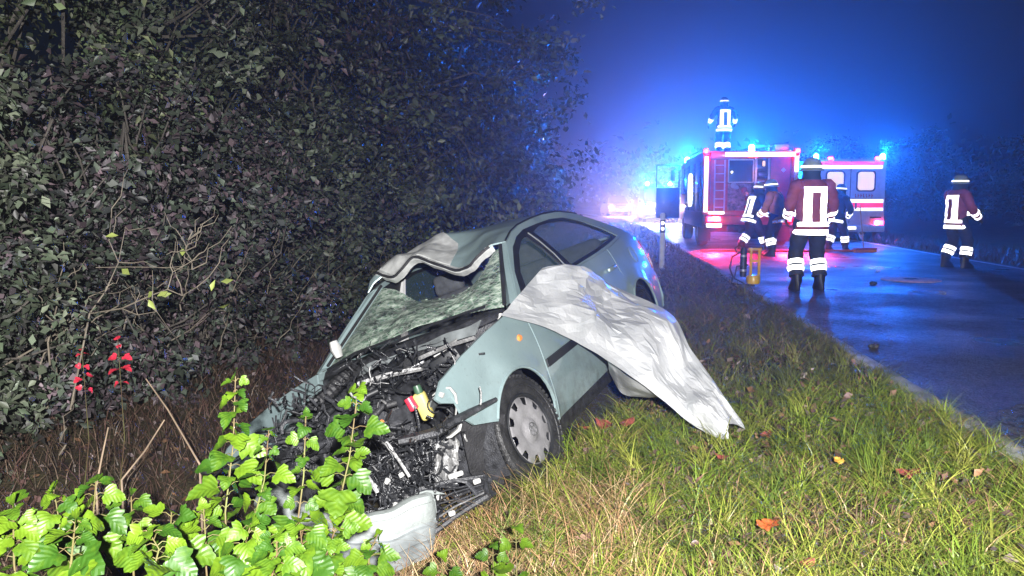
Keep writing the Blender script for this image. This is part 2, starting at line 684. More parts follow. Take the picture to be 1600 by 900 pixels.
m_leaf = attr_mat('leaves', 0.45, 0.35, island=0.45)
P = np.concatenate([scatter(2200, 2.5, 6, 0.2, 3.4), scatter(5200, 6, 20, 0.2, 3.4), scatter(5500, 2.0, 13, 3.2, 7.4)])
n = len(P)
P[:, 2] += rng.uniform(0.0, 0.07, n)
nr = rng.normal(size=(n, 3)) * 0.5 + np.array([0, 0, 1.0])
ct_i = np.where(P[:, 1] < 6.2, rng.choice(4, n), rng.choice(5, n, p=(.3, .25, .2, .15, .1)))
ct = np.array([(0.16, 0.09, 0.07), (0.11, 0.065, 0.06), (0.20, 0.11, 0.06), (0.13, 0.10, 0.09), (0.34, 0.27, 0.27)])[ct_i] * rng.uniform(0.6, 1.2, (n, 1))
v, f, t = leaf_cards(P, rng.uniform(0.03, 0.075, n), nr, ct)
tag(arr_mesh('leaf_litter', v, f, m_leaf, tint=t), kind='stuff')
# ================================================================== HEDGEROW, TREES, PLANTS
m_bark = mat('bark', (0.085, 0.075, 0.065), 0.8, var=0.4, scale=6, bump=0.8, bscale=25)
m_twig = mat('pale_twig', (0.20, 0.17, 0.13), 0.7, var=0.3, scale=9)

PAL_PURPLE = 0.86 * np.array([(0.078, 0.066, 0.074), (0.060, 0.066, 0.066), (0.058, 0.074, 0.054), (0.110, 0.080, 0.092), (0.066, 0.082, 0.062)])
PAL_GREY = 0.88 * np.array([(0.078, 0.096, 0.066), (0.060, 0.080, 0.050), (0.10, 0.115, 0.080), (0.076, 0.076, 0.070)])
PAL_GREEN = 1.15 * np.array([(0.080, 0.105, 0.050), (0.060, 0.085, 0.045), (0.105, 0.12, 0.065), (0.07, 0.075, 0.06)])


def crown_leaves(c, r, n, size, pal, clumps=60, sig=0.16, shell=0.55, toward=None, up=0.6):
    """leaves gathered in clumps through an uneven ellipsoid"""
    c = np.array(c, float)
    r = np.array(r, float)
    d = rng.normal(size=(clumps, 3))
    d /= np.linalg.norm(d, axis=1, keepdims=True)
    rad = rng.uniform(shell, 1.05, (clumps, 1)) ** 0.7
    lump = 1 + 0.22 * hash_noise(d, 2.3, int(rng.integers(1e6)))[:, None]
    cc = c + d * rad * lump * r
    pick = rng.integers(0, clumps, n)
    k = np.array([sig * (0.7 + 0.3 * r.mean())] * 3) * np.array([1, 1, 0.8])
    P = cc[pick] + rng.normal(size=(n, 3)) * k
    out = (P - c) / r
    nr = out * 0.5 + rng.normal(size=(n, 3)) * 0.6 + np.array([0, 0, up])
    tone = (rng.uniform(0.35, 1.0, (clumps, 1)) ** 1.6 * 1.75 + 0.1)[pick]
    T = pal[rng.integers(0, len(pal), n)] * tone
    return leaf_cards(P, size * rng.uniform(0.45, 1.7, n), nr, T, aspect=0.55), cc


def limb(bm, a, b, r0, r1, wob=0.12, seg=6, n=6):
    a, b = Vector(a), Vector(b)
    L_ = (b - a).length
    pts, rs = [], []
    for i in range(n + 1):
        t = i / n
        p = a.lerp(b, t)
        if 0 < i < n:
            p = p + Vector([random.gauss(0, wob * L_ * 0.35) for _ in range(3)])
        pts.append(p)
        rs.append(lerp(r0, r1, t))
    tube(bm, pts, rs, seg)
    return pts


def tree(name, label, cat, x, y, h, crowns, pal, leaf, n, group=None, trunk_r=0.12, stems=1, sig=0.16, clumps=60, z0=None):
    """crowns: list of (dx, dy, z, rx, ry, rz)"""
    gz0 = gzf(x, y) if z0 is None else z0
    t = empty(name, label, cat, (x, y, gz0), group=group)
    bm = BM()
    tops = []
    for s in range(stems):
        a = random.uniform(0, 6.28)
        b0 = (0.12 * s * cos(a), 0.12 * s * sin(a), -0.1)
        tgt = crowns[s % len(crowns)]
        pts = limb(bm, b0, (tgt[0] * 0.8, tgt[1] * 0.8, tgt[2] + 0.3 * tgt[5]), trunk_r * (1 if s == 0 else 0.6), trunk_r * 0.2, 0.07, 8)
        tops.append(pts)
    parts = []
    vol = [c[3] * c[4] * c[5] for c in crowns]
    for c, v_ in zip(crowns, vol):
        (m_, cc) = crown_leaves((c[0], c[1], c[2]), c[3:6], int(n * v_ / sum(vol)), leaf, pal, clumps=max(12, int(clumps * v_ / sum(vol))), sig=sig)
        parts.append(m_)
        for k in range(0, len(cc), 3):
            src = tops[random.randrange(len(tops))]
            q = src[random.randrange(2, len(src))]
            limb(bm, q, Vector(cc[k]), trunk_r * 0.22, 0.006, 0.12, 5, 4)
    obj('trunk', bm, m_bark, t)
    v, f, tt = join(parts)
    arr_mesh('crown', v, f, m_leaf, parent=t, tint=tt)
    if name == 'hedge_shrub':
        bm = BM()
        for k in range(9):
            a = Vector((random.uniform(0.1, .9), random.uniform(-1.1, .2), random.uniform(0.05, 1.0)))
            d = Vector((random.uniform(-.1, .5), random.uniform(-.7, .3), random.uniform(0.2, 1.0))).normalized() * random.uniform(.4, 1.1)
            pts = limb(bm, a, a + d, 0.007, 0.002, 0.10, 5, 6)
            for j in range(2):
                q = pts[random.randrange(2, 6)]
                limb(bm, q, q + Vector((random.uniform(-.15, .25), random.uniform(-.25, .1), random.uniform(0, .3))), 0.004, 0.0015, 0.12, 4, 4)
        obj('bare_twigs', bm, m_twig, t)
    return t


def hx(y, s):
    return float(edge(y)) - s


# --- shrubs that make the front of the hedgerow, near to far
HG = 'shrubs along the front of the dark hedgerow'
shrub_spec = [
    (4.4, 6.9, 2.3, PAL_GREY, 'grey green shrub out at the near end of the hedgerow'),
    (5.7, 7.0, 2.6, PAL_GREY, 'grey leafed hedgerow shrub right behind the bare pale twigs'),
    (6.9, 7.0, 2.5, PAL_PURPLE, 'dark purple tinged shrub just beyond the shrub with bare twigs'),
    (8.1, 6.9, 2.7, PAL_PURPLE, 'purplish hedgerow shrub above the left end of the dead grass bank'),
    (9.3, 6.8, 2.5, PAL_PURPLE, 'dense dark shrub behind the crushed nose of the wrecked car'),
    (10.6, 6.7, 2.9, PAL_PURPLE, 'dark mauve leaved shrub behind the shattered windscreen'),
    (12.0, 6.6, 2.8, PAL_GREY, 'grey green shrub behind the crumpled car roof'),
    (13.6, 6.4, 3.0, PAL_GREY, 'pale speckled shrub rising behind the rear of the car roof'),
    (15.6, 6.2, 3.0, PAL_GREEN, 'blue lit shrub at the far end of the near hedgerow above the car'),
]
for (y_, s_, h_, pal, lab) in shrub_spec:
    k = 1 + (y_ - 5) * 0.03
    cr = [(0, 0, h_ * 0.42, 1.0 * k, 1.0 * k, h_ * 0.50), (random.uniform(-.5, .5), random.uniform(-.4, .4), h_ * 0.85, 0.8 * k, 0.85 * k, h_ * 0.36), (random.uniform(.2, .6), random.uniform(-.5, .5), h_ * 0.2, 0.6, 0.8, h_ * 0.24)]
    tree('hedge_shrub', lab, 'shrub', hx(y_, s_), y_, h_, cr, pal, 0.061 * (1 + 0.035 * (y_ - 5)), 10800, HG, 0.05, 4, 0.105, 120)

# --- trees behind and above
TG = 'trees rising out of the hedgerow on the left'
tree_spec = [
    (6.0, 8.8, 6.0, PAL_GREEN, 'dark green tree whose crown fills the top left corner of the hedgerow', 1.9, 9000),
    (8.6, 8.7, 6.2, PAL_GREEN, 'green tinged hedgerow tree second from the left along the top', 1.9, 9000),
    (11.2, 8.3, 6.8, PAL_GREY, 'grey leaved tree in the middle of the hedgerow top', 2.1, 9000),
    (14.0, 7.8, 7.4, PAL_PURPLE, 'brownish tree standing behind the purple shrubs above the car nose', 2.3, 9000),
    (16.6, 6.6, 7.4, PAL_GREY, 'tall grey tree with its branches reaching over the verge towards the road', 2.8, 11000),
    (20.5, 6.6, 7.2, PAL_GREEN, 'leafy tree with pale speckled crown beyond the tall overhanging tree', 2.6, 9500),
    (25.5, 6.5, 7.0, PAL_GREY, 'blue hazed tree above the rear of the wrecked car', 2.6, 8000),
    (32.0, 6.8, 7.0, PAL_GREEN, 'misty tree left of the distant dark car', 2.8, 7000),
    (41.0, 7.5, 7.5, PAL_GREY, 'faint tree dissolving in blue mist on the left roadside', 3.2, 6000),
    (53.0, 9.0, 8.0, PAL_GREY, 'farthest roadside tree on the left lost in blue mist', 3.6, 5000),
]
for (y_, s_, h_, pal, lab, R_, n_) in tree_spec:
    cr = [(0, 0, h_ * 0.45, R_, R_, h_ * 0.30), (random.uniform(-.6, .6), random.uniform(-.6, .6), h_ * 0.78, R_ * 0.75, R_ * 0.8, h_ * 0.25),
          (R_ * 0.6, random.uniform(-.6, .6), h_ * 0.30, R_ * 0.6, R_ * 0.7, h_ * 0.22), (R_ * 0.55, -0.6, h_ * 0.62, R_ * 0.55, R_ * 0.5, h_ * 0.16)]
    if 'reaching over' in lab: cr += [(3.5, -1.0, 5.2, 1.3, 1.1, 1.0), (3.0, -0.6, 4.0, 1.1, 1.1, 0.9), (2.9, 0.3, 2.7, 1.2, 1.2, 1.0)]
    tree('hedgerow_tree', lab, 'tree', hx(y_, s_), y_, h_, cr, pal, 0.068 * (1 + 0.055 * (y_ - 6)), int(n_ * 1.35), TG, 0.13, 2, 0.15, 110)

RG = 'dark trees beyond the far side of the road'
for (y_, s_, h_, lab, R_) in [
    (23.0, -16.5, 4.2, 'dark tree at the right beyond the far roadside verge', 2.6),
    (29.0, -17.6, 3.8, 'dim bushy tree right of the ambulance', 2.8),
    (38.0, -17.8, 4.6, 'blue lit bushy tree behind the right side of the ambulance', 2.8),
    (47.0, -16.5, 5.0, 'shadowy tree behind the ambulance roof', 3.0),
    (58.0, -15.5, 5.5, 'distant dark tree behind the fire engine', 3.4),
    (35.0, -24.0, 6.0, 'tall dark tree standing back from the road at the right', 3.6),
]:
    cr = [(0, 0, h_ * 0.38, R_, R_, h_ * 0.38), (random.uniform(-.8, .8), 0, h_ * 0.72, R_ * 0.7, R_ * 0.7, h_ * 0.26), (-R_ * 0.6, -0.4, h_ * 0.25, R_ * 0.6, R_ * 0.7, h_ * 0.24)]
    tree('roadside_tree', lab, 'tree', hx(y_, s_), y_, h_, cr, PAL_GREEN * 0.5, 0.17, 5200, RG, 0.14, 2, 0.17, 90)

# far-off wood closing the end of the road
P = []
for k in range(260):
    a = rng.uniform(-70, 75)
    yy = 105 + rng.uniform(0, 25)
    n = 60
    P.append(np.stack([a + rng.normal(0, 1.6, n), yy + rng.normal(0, 1.5, n), np.abs(rng.normal(0, 1, n)) * 2.6 + rng.uniform(0, 2.5)], -1))
P = np.concatenate(P)
v, f, t = leaf_cards(P, rng.uniform(0.6, 1.3, len(P)), rng.normal(size=(len(P), 3)), PAL_GREEN[rng.integers(0, 4, len(P))])
tag(arr_mesh('far_woods', v, f, m_leaf, tint=t), kind='stuff')

# --- bare twiggy shrub at the left
b0 = at(120, 560, 6.0)
t = empty('bare_shrub', 'bare pale twigs with a few yellow leaves reaching right in front of the hedgerow', 'shrub', (b0.x, 6.0, gzf(b0.x, 6.0)))
bm = BM()
loc0 = Vector(t.location)
tips = []
def bare(pxs, r):
    pts = [at(px, py, d) - loc0 for px, py, d in pxs]
    tube(bm, pts, [lerp(r, r * 0.3, i / (len(pts) - 1)) for i in range(len(pts))], 6)
    tips.append(pts)
bare([(110, 640, 6.0), (140, 490, 6.0), (190, 482, 5.95), (235, 462, 5.9), (262, 452, 5.85), (285, 462, 5.85), (308, 448, 5.8)], 0.0072)
bare([(140, 490, 6.0), (165, 455, 6.0), (185, 410, 6.05), (196, 355, 6.1)], 0.0060)
bare([(190, 482, 5.95), (215, 492, 5.9), (245, 487, 5.9), (268, 520, 5.85)], 0.0042)
bare([(262, 452, 5.85), (270, 425, 5.85), (300, 408, 5.85), (322, 400, 5.85)], 0.0036)
bare([(300, 408, 5.85), (290, 392, 5.85), (294, 375, 5.85)], 0.0024)
bare([(185, 410, 6.05), (170, 375, 6.05), (174, 340, 6.05)], 0.0036)
bare([(150, 418, 6.0), (200, 417, 6.0), (262, 418, 6.0), (300, 421, 6.0)], 0.0030)
bare([(262, 418, 6.0), (286, 416, 6.0), (291, 385, 6.0)], 0.0024)
for k in range(26):
    src = random.choice(tips)
    a = src[random.randrange(1, len(src))]
    b = a + Vector((random.uniform(-0.1, 0.35), random.uniform(-.15, .15), random.uniform(-0.1, 0.35)))
    limb(bm, a, b, 0.004, 0.0015, 0.2, 5, 4)
obj('branches', bm, m_twig, t)
lp = np.array([at(px, py, 5.85) - loc0 for px, py in [(240, 455), (248, 462), (262, 455), (232, 468), (306, 452), (185, 368), (330, 455), (320, 470), (345, 440), (190, 420), (285, 400), (340, 480)]])
v, f, tt = leaf_cards(lp, np.full(len(lp), 0.085), rng.normal(size=(len(lp), 3)) + np.array([0, -1, .5]), np.tile(np.array([[0.25, 0.30, 0.08]]), (len(lp), 1)), aspect=.5)
arr_mesh('yellow_leaves', v, f, m_leaf, parent=t, tint=tt)

# fallen sticks and dry stalks standing on the far bank
m_stalk = mat('dry_stalk', (0.30, 0.22, 0.15), 0.7, var=0.3)
for lab, pxs in (('long dry stalk leaning right across the dead grass bank', [(228, 592, 5.6), (262, 640, 5.5), (300, 705, 5.3), (312, 725, 5.25)]),
                 ('dry stalk leaning left on the dead grass bank', [(257, 656, 5.3), (226, 705, 5.2), (190, 750, 5.0)]),
                 ('short upright dry stalk at the left of the dead grass bank', [(169, 668, 5.2), (160, 710, 5.1), (150, 760, 5.0)]),
                 ('thin dry stalk standing beside the crushed front corner of the car', [(533, 553, 5.8), (522, 590, 5.75), (505, 640, 5.7)]),
                 ('dry stalk lying level above the dead grass', [(128, 664, 5.4), (200, 668, 5.4), (330, 664, 5.5), (420, 672, 5.5)])):
    bm = BM()
    pts = [at(*q) for q in pxs]
    e = pts[-1].copy(); e.z = gzf(e.x, e.y) - 0.02
    if lab.startswith('dry stalk lying'):
        for q in pts: q.z = gzf(q.x, q.y) + 0.03
    else:
        pts.append(e)
    tube(bm, pts, [0.004 + 0.0012 * i for i in range(len(pts))], 6)
    tag(obj('dry_stalk', bm, m_stalk, sharp=60), lab, 'stalk', 'dry stalks on the bank')

# --- lobed leaf for the green shoots: half-outline of a three-lobed, toothed leaf
_half = [(0.0, 0.0), (0.12, -0.04), (0.28, -0.08), (0.40, 0.00), (0.56, 0.12), (0.53, 0.22), (0.60, 0.36), (0.48, 0.42), (0.34, 0.43), (0.37, 0.56), (0.31, 0.70), (0.25, 0.74), (0.22, 0.86), (0.12, 0.91), (0.0, 1.0)]


def leaf_mesh(name, m, fold=0.18, droop=0.25, ripple=0.04, sd=0):
    bm = BM()
    r_ = random.Random(sd)
    def Z(x, y):
        return fold * abs(x) - droop * y * y + ripple * sin(9 * y + 7 * abs(x) + sd)
    mid = [bm.verts.new((0, y, Z(0, y))) for _, y in _half]
    for sg in (-1, 1):
        edge_ = [mid[0]] + [bm.verts.new((sg * x * r_.uniform(.9, 1.1), y, Z(x, y))) for x, y in _half[1:-1]] + [mid[-1]]
        half = [None] + [bm.verts.new((sg * x * 0.5, (y + max(0, y)) / 2, Z(x * 0.5, y) - 0.012)) for x, y in _half[1:-1]] + [None]
        n = len(_half)
        for i in range(n - 1):
            a, b = mid[i], mid[i + 1]
            ha, hb = half[i] or a, half[i + 1] or b
            ea, eb = edge_[i], edge_[i + 1]
            for q in ((a, b, hb, ha), (ha, hb, eb, ea)):
                u = []
                for v in q:
                    if v not in u: u.append(v)
                if len(u) >= 3:
                    try: bm.faces.new(u if sg > 0 else u[::-1])
                    except ValueError: pass
    me = bpy.data.meshes.new(name)
    bm.to_mesh(me); bm.free()
    me.materials.append(m)
    me.polygons.foreach_set('use_smooth', np.ones(len(me.polygons), bool))
    return me


m_green, nt, p = new_mat('fresh_leaf')
N, L = nt.nodes, nt.links
tc = N.new('ShaderNodeTexCoord'); nz = N.new('ShaderNodeTexNoise'); nz.inputs['Scale'].default_value = 3.0; nz.inputs['Detail'].default_value = 4
oi = N.new('ShaderNodeObjectInfo')
L.new(tc.outputs['Object'], nz.inputs['Vector'])
cr = N.new('ShaderNodeValToRGB')
cr.color_ramp.elements[0].color = (0.016, 0.048, 0.003, 1); cr.color_ramp.elements[0].position = 0.2
cr.color_ramp.elements[1].color = (0.062, 0.110, 0.005, 1); cr.color_ramp.elements[1].position = 0.8
mxn = N.new('ShaderNodeMath'); mxn.operation = 'ADD'
sb = N.new('ShaderNodeMath'); sb.operation = 'MULTIPLY_ADD'; sb.inputs[1].default_value = 0.7; sb.inputs[2].default_value = -0.35
L.new(oi.outputs['Random'], sb.inputs[0]); L.new(nz.outputs['Fac'], mxn.inputs[0]); L.new(sb.outputs[0], mxn.inputs[1])
L.new(mxn.outputs[0], cr.inputs['Fac']); L.new(cr.outputs['Color'], p.inputs['Base Color'])
p.inputs['Roughness'].default_value = 0.48
p.inputs['Specular IOR Level'].default_value = 0.3
# veins as fine relief
sx = N.new('ShaderNodeSeparateXYZ'); L.new(tc.outputs['Object'], sx.inputs[0])
ab = N.new('ShaderNodeMath'); ab.operation = 'ABSOLUTE'; L.new(sx.outputs['X'], ab.inputs[0])
mv = N.new('ShaderNodeMath'); mv.operation = 'MULTIPLY_ADD'; mv.inputs[1].default_value = -0.9; L.new(ab.outputs[0], mv.inputs[0]); L.new(sx.outputs['Y'], mv.inputs[2])
sn = N.new('ShaderNodeMath'); sn.operation = 'MULTIPLY'; sn.inputs[1].default_value = 30; L.new(mv.outputs[0], sn.inputs[0])
s2 = N.new('ShaderNodeMath'); s2.operation = 'SINE'; L.new(sn.outputs[0], s2.inputs[0])
bp = N.new('ShaderNodeBump'); bp.inputs['Strength'].default_value = 0.16; bp.inputs['Distance'].default_value = 0.03
L.new(s2.outputs[0], bp.inputs['Height']); L.new(bp.outputs['Normal'], p.inputs['Normal'])
m_stem = mat('reddish_stem', (0.11, 0.055, 0.03), 0.6, var=0.3, c2=(0.10, 0.11, 0.03))
LEAVES = [leaf_mesh('leaf', m_green, 0.15 + 0.1 * k % 0.3, 0.12 + 0.1 * k, 0.03, k) for k in range(5)]


def shoot(label, pts, n, size, group, dens0=0.0, leaf_meshes=LEAVES, stem_r=0.006, cat='shoot', name='leafy_shoot', stem_m=None):
    """pts: world points from root to tip; n leaf nodes between dens0 and 1"""
    base = Vector(pts[0])
    t = empty(name, label, cat, base, group=group)
    loc = [Vector(q) - base for q in pts]
    bm = BM()
    m_ = len(loc)
    tube(bm, loc, [lerp(stem_r, stem_r * 0.35, i / (m_ - 1)) for i in range(m_)], 6)
    def P(u):
        k = min(int(u * (m_ - 1)), m_ - 2)
        return loc[k].lerp(loc[k + 1], u * (m_ - 1) - k)
    items = []
    for i in range(n):
        u = dens0 + (1 - dens0) * (i + 0.5) / n
        q = P(u)
        a0 = (i % 2) * pi / 2 + random.uniform(-0.5, 0.5)
        sz = size * lerp(1.1, 0.55, max(0, (u - .5) * 2)) * random.uniform(0.6, 1.2)
        for sgn in (0, 1):
            a = a0 + pi * sgn + random.uniform(-.3, .3)
            dirh = Vector((cos(a), sin(a) * 0.8, random.uniform(0.0, 0.35))).normalized()
            pl = sz * random.uniform(0.35, 0.7)
            e = q + dirh * pl
            tube(bm, [q, q.lerp(e, .5) + Vector((0, 0, .006)), e], [0.0014, 0.0011, 0.0009], 4)
            items.append((e, dirh, sz))
    items.append((loc[-1], Vector((0.2, -0.3, 1)).normalized(), size * 0.5))
    obj('stem', bm, stem_m or m_stem, t, sharp=60)
    for e, dirh, sz in items:
        y = (dirh + Vector((random.uniform(-.2, .2), -0.25, -random.uniform(-0.1, 0.9)))).normalized()
        nrm = (Vector((0, -0.55, 0.8)) + Vector((random.gauss(0, .3), random.gauss(0, .3), random.gauss(0, .2)))).normalized()
        x = y.cross(nrm).normalized()
        z = x.cross(y)
        M = Matrix((x, y, z)).transposed().to_4x4()
        M.translation = e
        o = bpy.data.objects.new('leaf', random.choice(leaf_meshes))
        COL.objects.link(o)
        o.parent = t
        o.matrix_local = M @ Matrix.Diagonal((sz, sz, sz, 1))
    return t


SG = 'bright green leafy shoots in the foreground'
def shoot_px(label, top, mid, d, n, size, dens0=0.0, stem=0.0042):
    T_ = at(top[0], top[1], d)
    M_ = at(mid[0], mid[1], d + 0.02)
    B_ = Vector((M_.x + (M_.x - T_.x) * 0.6, d + 0.05, 0))
    B_.z = gzf(B_.x, B_.y) - 0.02
    q1 = B_.lerp(M_, 0.5) + Vector((random.uniform(-.03, .03), 0.02, 0))
    q2 = M_.lerp(T_, 0.5) + Vector((random.uniform(-.015, .015), 0.01, 0))
    return shoot(label, [B_, q1, M_, q2, T_], n, size, SG, dens0, stem_r=stem)

shoot_px('tallest green leafy shoot left of the crushed engine', (368, 588), (352, 800), 2.30, 17, 0.072, .34)
shoot_px('green leafy shoot standing in front of the crushed engine, its top beside the red cap', (560, 605), (520, 830), 2.35, 16, 0.080, .34)
shoot_px('narrow green shoot in front of the engine, second from the right of the tall ones', (478, 650), (462, 840), 2.28, 10, 0.058, .34)
shoot_px('green shoot with an orange leaf tip left of the grey bumper end', (420, 672), (392, 830), 2.22, 10, 0.060, .34)
shoot_px('low leafy shoot at the far left of the foreground with big top leaves', (150, 752), (142, 860), 2.15, 8, 0.078, .4)
shoot_px('low leafy shoot second from the left in the foreground', (205, 775), (208, 880), 2.22, 7, 0.066, .4)
shoot_px('low bushy shoot below the dead grass bank in the foreground', (268, 800), (262, 890), 2.10, 7, 0.070, .4)
shoot_px('leafy shoot rising just left of the tallest foreground shoot', (318, 795), (322, 885), 2.18, 8, 0.066, .4)
shoot_px('leafy shoot low down in front of the silver bumper end', (468, 815), (455, 890), 2.05, 8, 0.082, .42)
shoot_px('leafy shoot low down below the narrow shoot in front of the bumper', (525, 825), (500, 900), 2.10, 7, 0.074, .42)
shoot_px('small leafy shoot hugging the bottom edge beside the silver bumper', (590, 835), (575, 900), 2.30, 6, 0.052, .5)
shoot_px('leafy shoot low at the bottom under the tallest shoot', (392, 818), (372, 895), 2.00, 8, 0.076, .42)
shoot_px('low leafy shoot at the bottom between the tall shoots', (432, 835), (425, 900), 1.92, 7, 0.070, .42)
shoot_px('leafy shoot out at the left end of the foreground row', (84, 765), (80, 880), 2.12, 10, 0.074, .4)
shoot_px('leafy shoot outermost at the left of the foreground', (20, 790), (22, 880), 2.05, 10, 0.074, .4)
shoot_px('short bottom shoot second in from the left end', (118, 812), (110, 890), 1.9, 7, 0.072, .42)
shoot_px('short bottom shoot with wide leaves below the low bushy one', (232, 830), (240, 890), 1.88, 7, 0.072, .42)

# small weeds with a few big leaves in the straw
for lab, top, mid, d, n, sz in (('small green weed with upright leaves in the straw tuft', (806, 822), (810, 890), 2.9, 3, 0.085), ('small green weed at the bottom edge left of the straw tuft', (690, 872), (700, 910), 3.0, 3, 0.085),
                         ('small green weed beside the dry straw below the wheel', (770, 850), (772, 895), 3.05, 3, 0.07)):
    T_ = at(*top, d); M_ = at(*mid, d)
    B_ = Vector((M_.x, d, gzf(M_.x, d) - 0.01))
    T_.z = max(T_.z, B_.z + 0.1)
    shoot(lab, [B_, B_.lerp(T_, .5), T_], n, sz, 'small green weeds in the straw', 0.2, cat='weed', name='green_weed', stem_r=0.004)

# red leaved sprig at the far left
m_redleaf = mat('red_leaf', (0.55, 0.03, 0.06), 0.4, var=0.3)
RL = [leaf_mesh('leaf', m_redleaf, 0.2, 0.3, 0.04, k) for k in (7, 8)]
for lab, px, py in (('sprig with bright red leaves at the far left before the hedgerow', 128, 545), ('sprig of bright red leaves right of the other red sprig', 184, 530)):
    T_ = at(px, py, 5.2)
    B_ = Vector((T_.x - 0.1, 5.25, 0)); B_.z = gzf(B_.x, B_.y)
    shoot(lab, [B_, B_.lerp(T_, .5) + Vector((0.05, 0, 0)), T_], 4, 0.075, 'red leaved sprigs', 0.75, leaf_meshes=RL, cat='sprig', name='red_sprig', stem_r=0.005)

# fallen red and orange leaves in the grass, each a thing
m_ored = mat('orange_leaf', (0.42, 0.09, 0.025), 0.5, var=0.4)
m_rust = mat('rust_leaf', (0.23, 0.055, 0.045), 0.5, var=0.4)
m_yell = mat('yellow_leaf', (0.55, 0.30, 0.05), 0.5, var=0.4)
for lab, px, py, m_, sz in (('curled orange leaf lying in the front grass, brightest of the fallen leaves', 1200, 832, m_ored, 0.085), ('fallen red leaf beside the front wheel', 940, 648, m_rust, 0.115),
                        ('fallen rust red leaf second from the front wheel', 983, 662, m_rust, 0.10), ('fallen dull red leaf at the right of the grass', 1420, 752, m_rust, 0.09),
                        ('small yellow leaf in the grass right of the foil sheet tip', 1312, 727, m_yell, 0.05), ('fallen rust leaf under the edge of the foil by the sill', 912, 660, m_rust, 0.08),
                        ('fallen brown red leaf in the grass below the foil tip', 1128, 720, m_rust, 0.07), ('fallen rust leaf at the bottom of the grass', 1265, 895, m_rust, 0.07),
                        ('brown red leaf in the grass halfway between the foil tip and the kerb', 1200, 686, m_rust, 0.075)):
    # where the pixel's ray meets the ground
    y_ = 3.0
    for _ in range(60):
        q = at(px, py, y_)
        if q.z < gzf(q.x, q.y) + 0.07: break
        y_ += 0.04
    me = leaf_mesh('fallen_leaf', m_, 0.5, 0.35, 0.08, int(px))
    me.materials.clear(); me.materials.append(m_)
    o = bpy.data.objects.new('fallen_leaf', me)
    COL.objects.link(o)
    o.location = (q.x, q.y, gzf(q.x, q.y) + 0.075)
    o.rotation_euler = (random.uniform(.2, .7), random.uniform(-.4, .4), random.uniform(-1, 1))
    o.scale = (sz, sz, sz)
    tag(o, lab, 'leaf', 'fallen autumn leaves')
# ================================================================== THE WRECKED CAR  (car space: X forward, Y left, Z up)
def _euler_mat(a):
    y, p_, r = a
    return Matrix.Rotation(y, 3, 'Z') @ Matrix.Rotation(p_, 3, 'Y') @ Matrix.Rotation(r, 3, 'X')


CAR_R = _euler_mat((RAD(-112.79670), RAD(5.65765), RAD(20.49324)))
CAR_M = Matrix.Translation(CAR_C) @ CAR_R.to_4x4()
CAR_I = CAR_M.inverted()
car = empty('wrecked_car', 'pale green silver saloon car with crushed front and shattered windscreen tilted in the ditch', 'car', mw=CAR_M)

# paint: metallic flake, clear coat, road film towards the sills
m_paint, nt, p = new_mat('green_silver_paint')
N, L = nt.nodes, nt.links
tc = N.new('ShaderNodeTexCoord')
nz = N.new('ShaderNodeTexNoise'); nz.inputs['Scale'].default_value = 2.2; nz.inputs['Detail'].default_value = 7
n2 = N.new('ShaderNodeTexNoise'); n2.inputs['Scale'].default_value = 55; n2.inputs['Detail'].default_value = 4
L.new(tc.outputs['Object'], nz.inputs['Vector']); L.new(tc.outputs['Object'], n2.inputs['Vector'])
cr = N.new('ShaderNodeValToRGB')
cr.color_ramp.elements[0].color = (0.245, 0.335, 0.345, 1); cr.color_ramp.elements[0].position = 0.3
cr.color_ramp.elements[1].color = (0.325, 0.425, 0.435, 1); cr.color_ramp.elements[1].position = 0.65
L.new(nz.outputs['Fac'], cr.inputs['Fac'])
dirt = N.new('ShaderNodeValToRGB'); dirt.color_ramp.elements[0].position = 0.62; dirt.color_ramp.elements[1].position = 0.78
dirt.color_ramp.elements[1].color = (0.35, 0.35, 0.35, 1)
L.new(n2.outputs['Fac'], dirt.inputs['Fac'])
mx = N.new('ShaderNodeMix'); mx.data_type = 'RGBA'
mx.inputs['B'].default_value = (0.12, 0.12, 0.10, 1)
sz_ = N.new('ShaderNodeSeparateXYZ'); L.new(tc.outputs['Object'], sz_.inputs[0])
lo_ = N.new('ShaderNodeMapRange'); lo_.inputs['From Min'].default_value = 0.75; lo_.inputs['From Max'].default_value = 0.2; lo_.inputs['To Max'].default_value = 0.75
L.new(sz_.outputs['Z'], lo_.inputs['Value'])
n4 = N.new('ShaderNodeTexNoise'); n4.inputs['Scale'].default_value = 11; n4.inputs['Detail'].default_value = 8; n4.inputs['Roughness'].default_value = 0.75
L.new(tc.outputs['Object'], n4.inputs['Vector'])
mud = N.new('ShaderNodeMapRange'); mud.inputs['From Min'].default_value = 0.45; mud.inputs['From Max'].default_value = 0.72
L.new(n4.outputs['Fac'], mud.inputs['Value'])
mm = N.new('ShaderNodeMath'); mm.operation = 'MULTIPLY'; L.new(mud.outputs['Result'], mm.inputs[0]); L.new(lo_.outputs['Result'], mm.inputs[1])
ma = N.new('ShaderNodeMath'); ma.operation = 'MAXIMUM'; L.new(mm.outputs[0], ma.inputs[0]); L.new(dirt.outputs['Color'], ma.inputs[1])
L.new(ma.outputs[0], mx.inputs['Factor']); L.new(cr.outputs['Color'], mx.inputs['A'])
L.new(mx.outputs['Result'], p.inputs['Base Color'])
p.inputs['Metallic'].default_value = 0.35
p.inputs['Roughness'].default_value = 0.42
p.inputs['Coat Weight'].default_value = 0.7
p.inputs['Coat Roughness'].default_value = 0.10
bpn = N.new('ShaderNodeBump'); bpn.inputs['Strength'].default_value = 0.06; bpn.inputs['Distance'].default_value = 0.02
L.new(n2.outputs['Fac'], bpn.inputs['Height']); L.new(bpn.outputs['Normal'], p.inputs['Normal'])

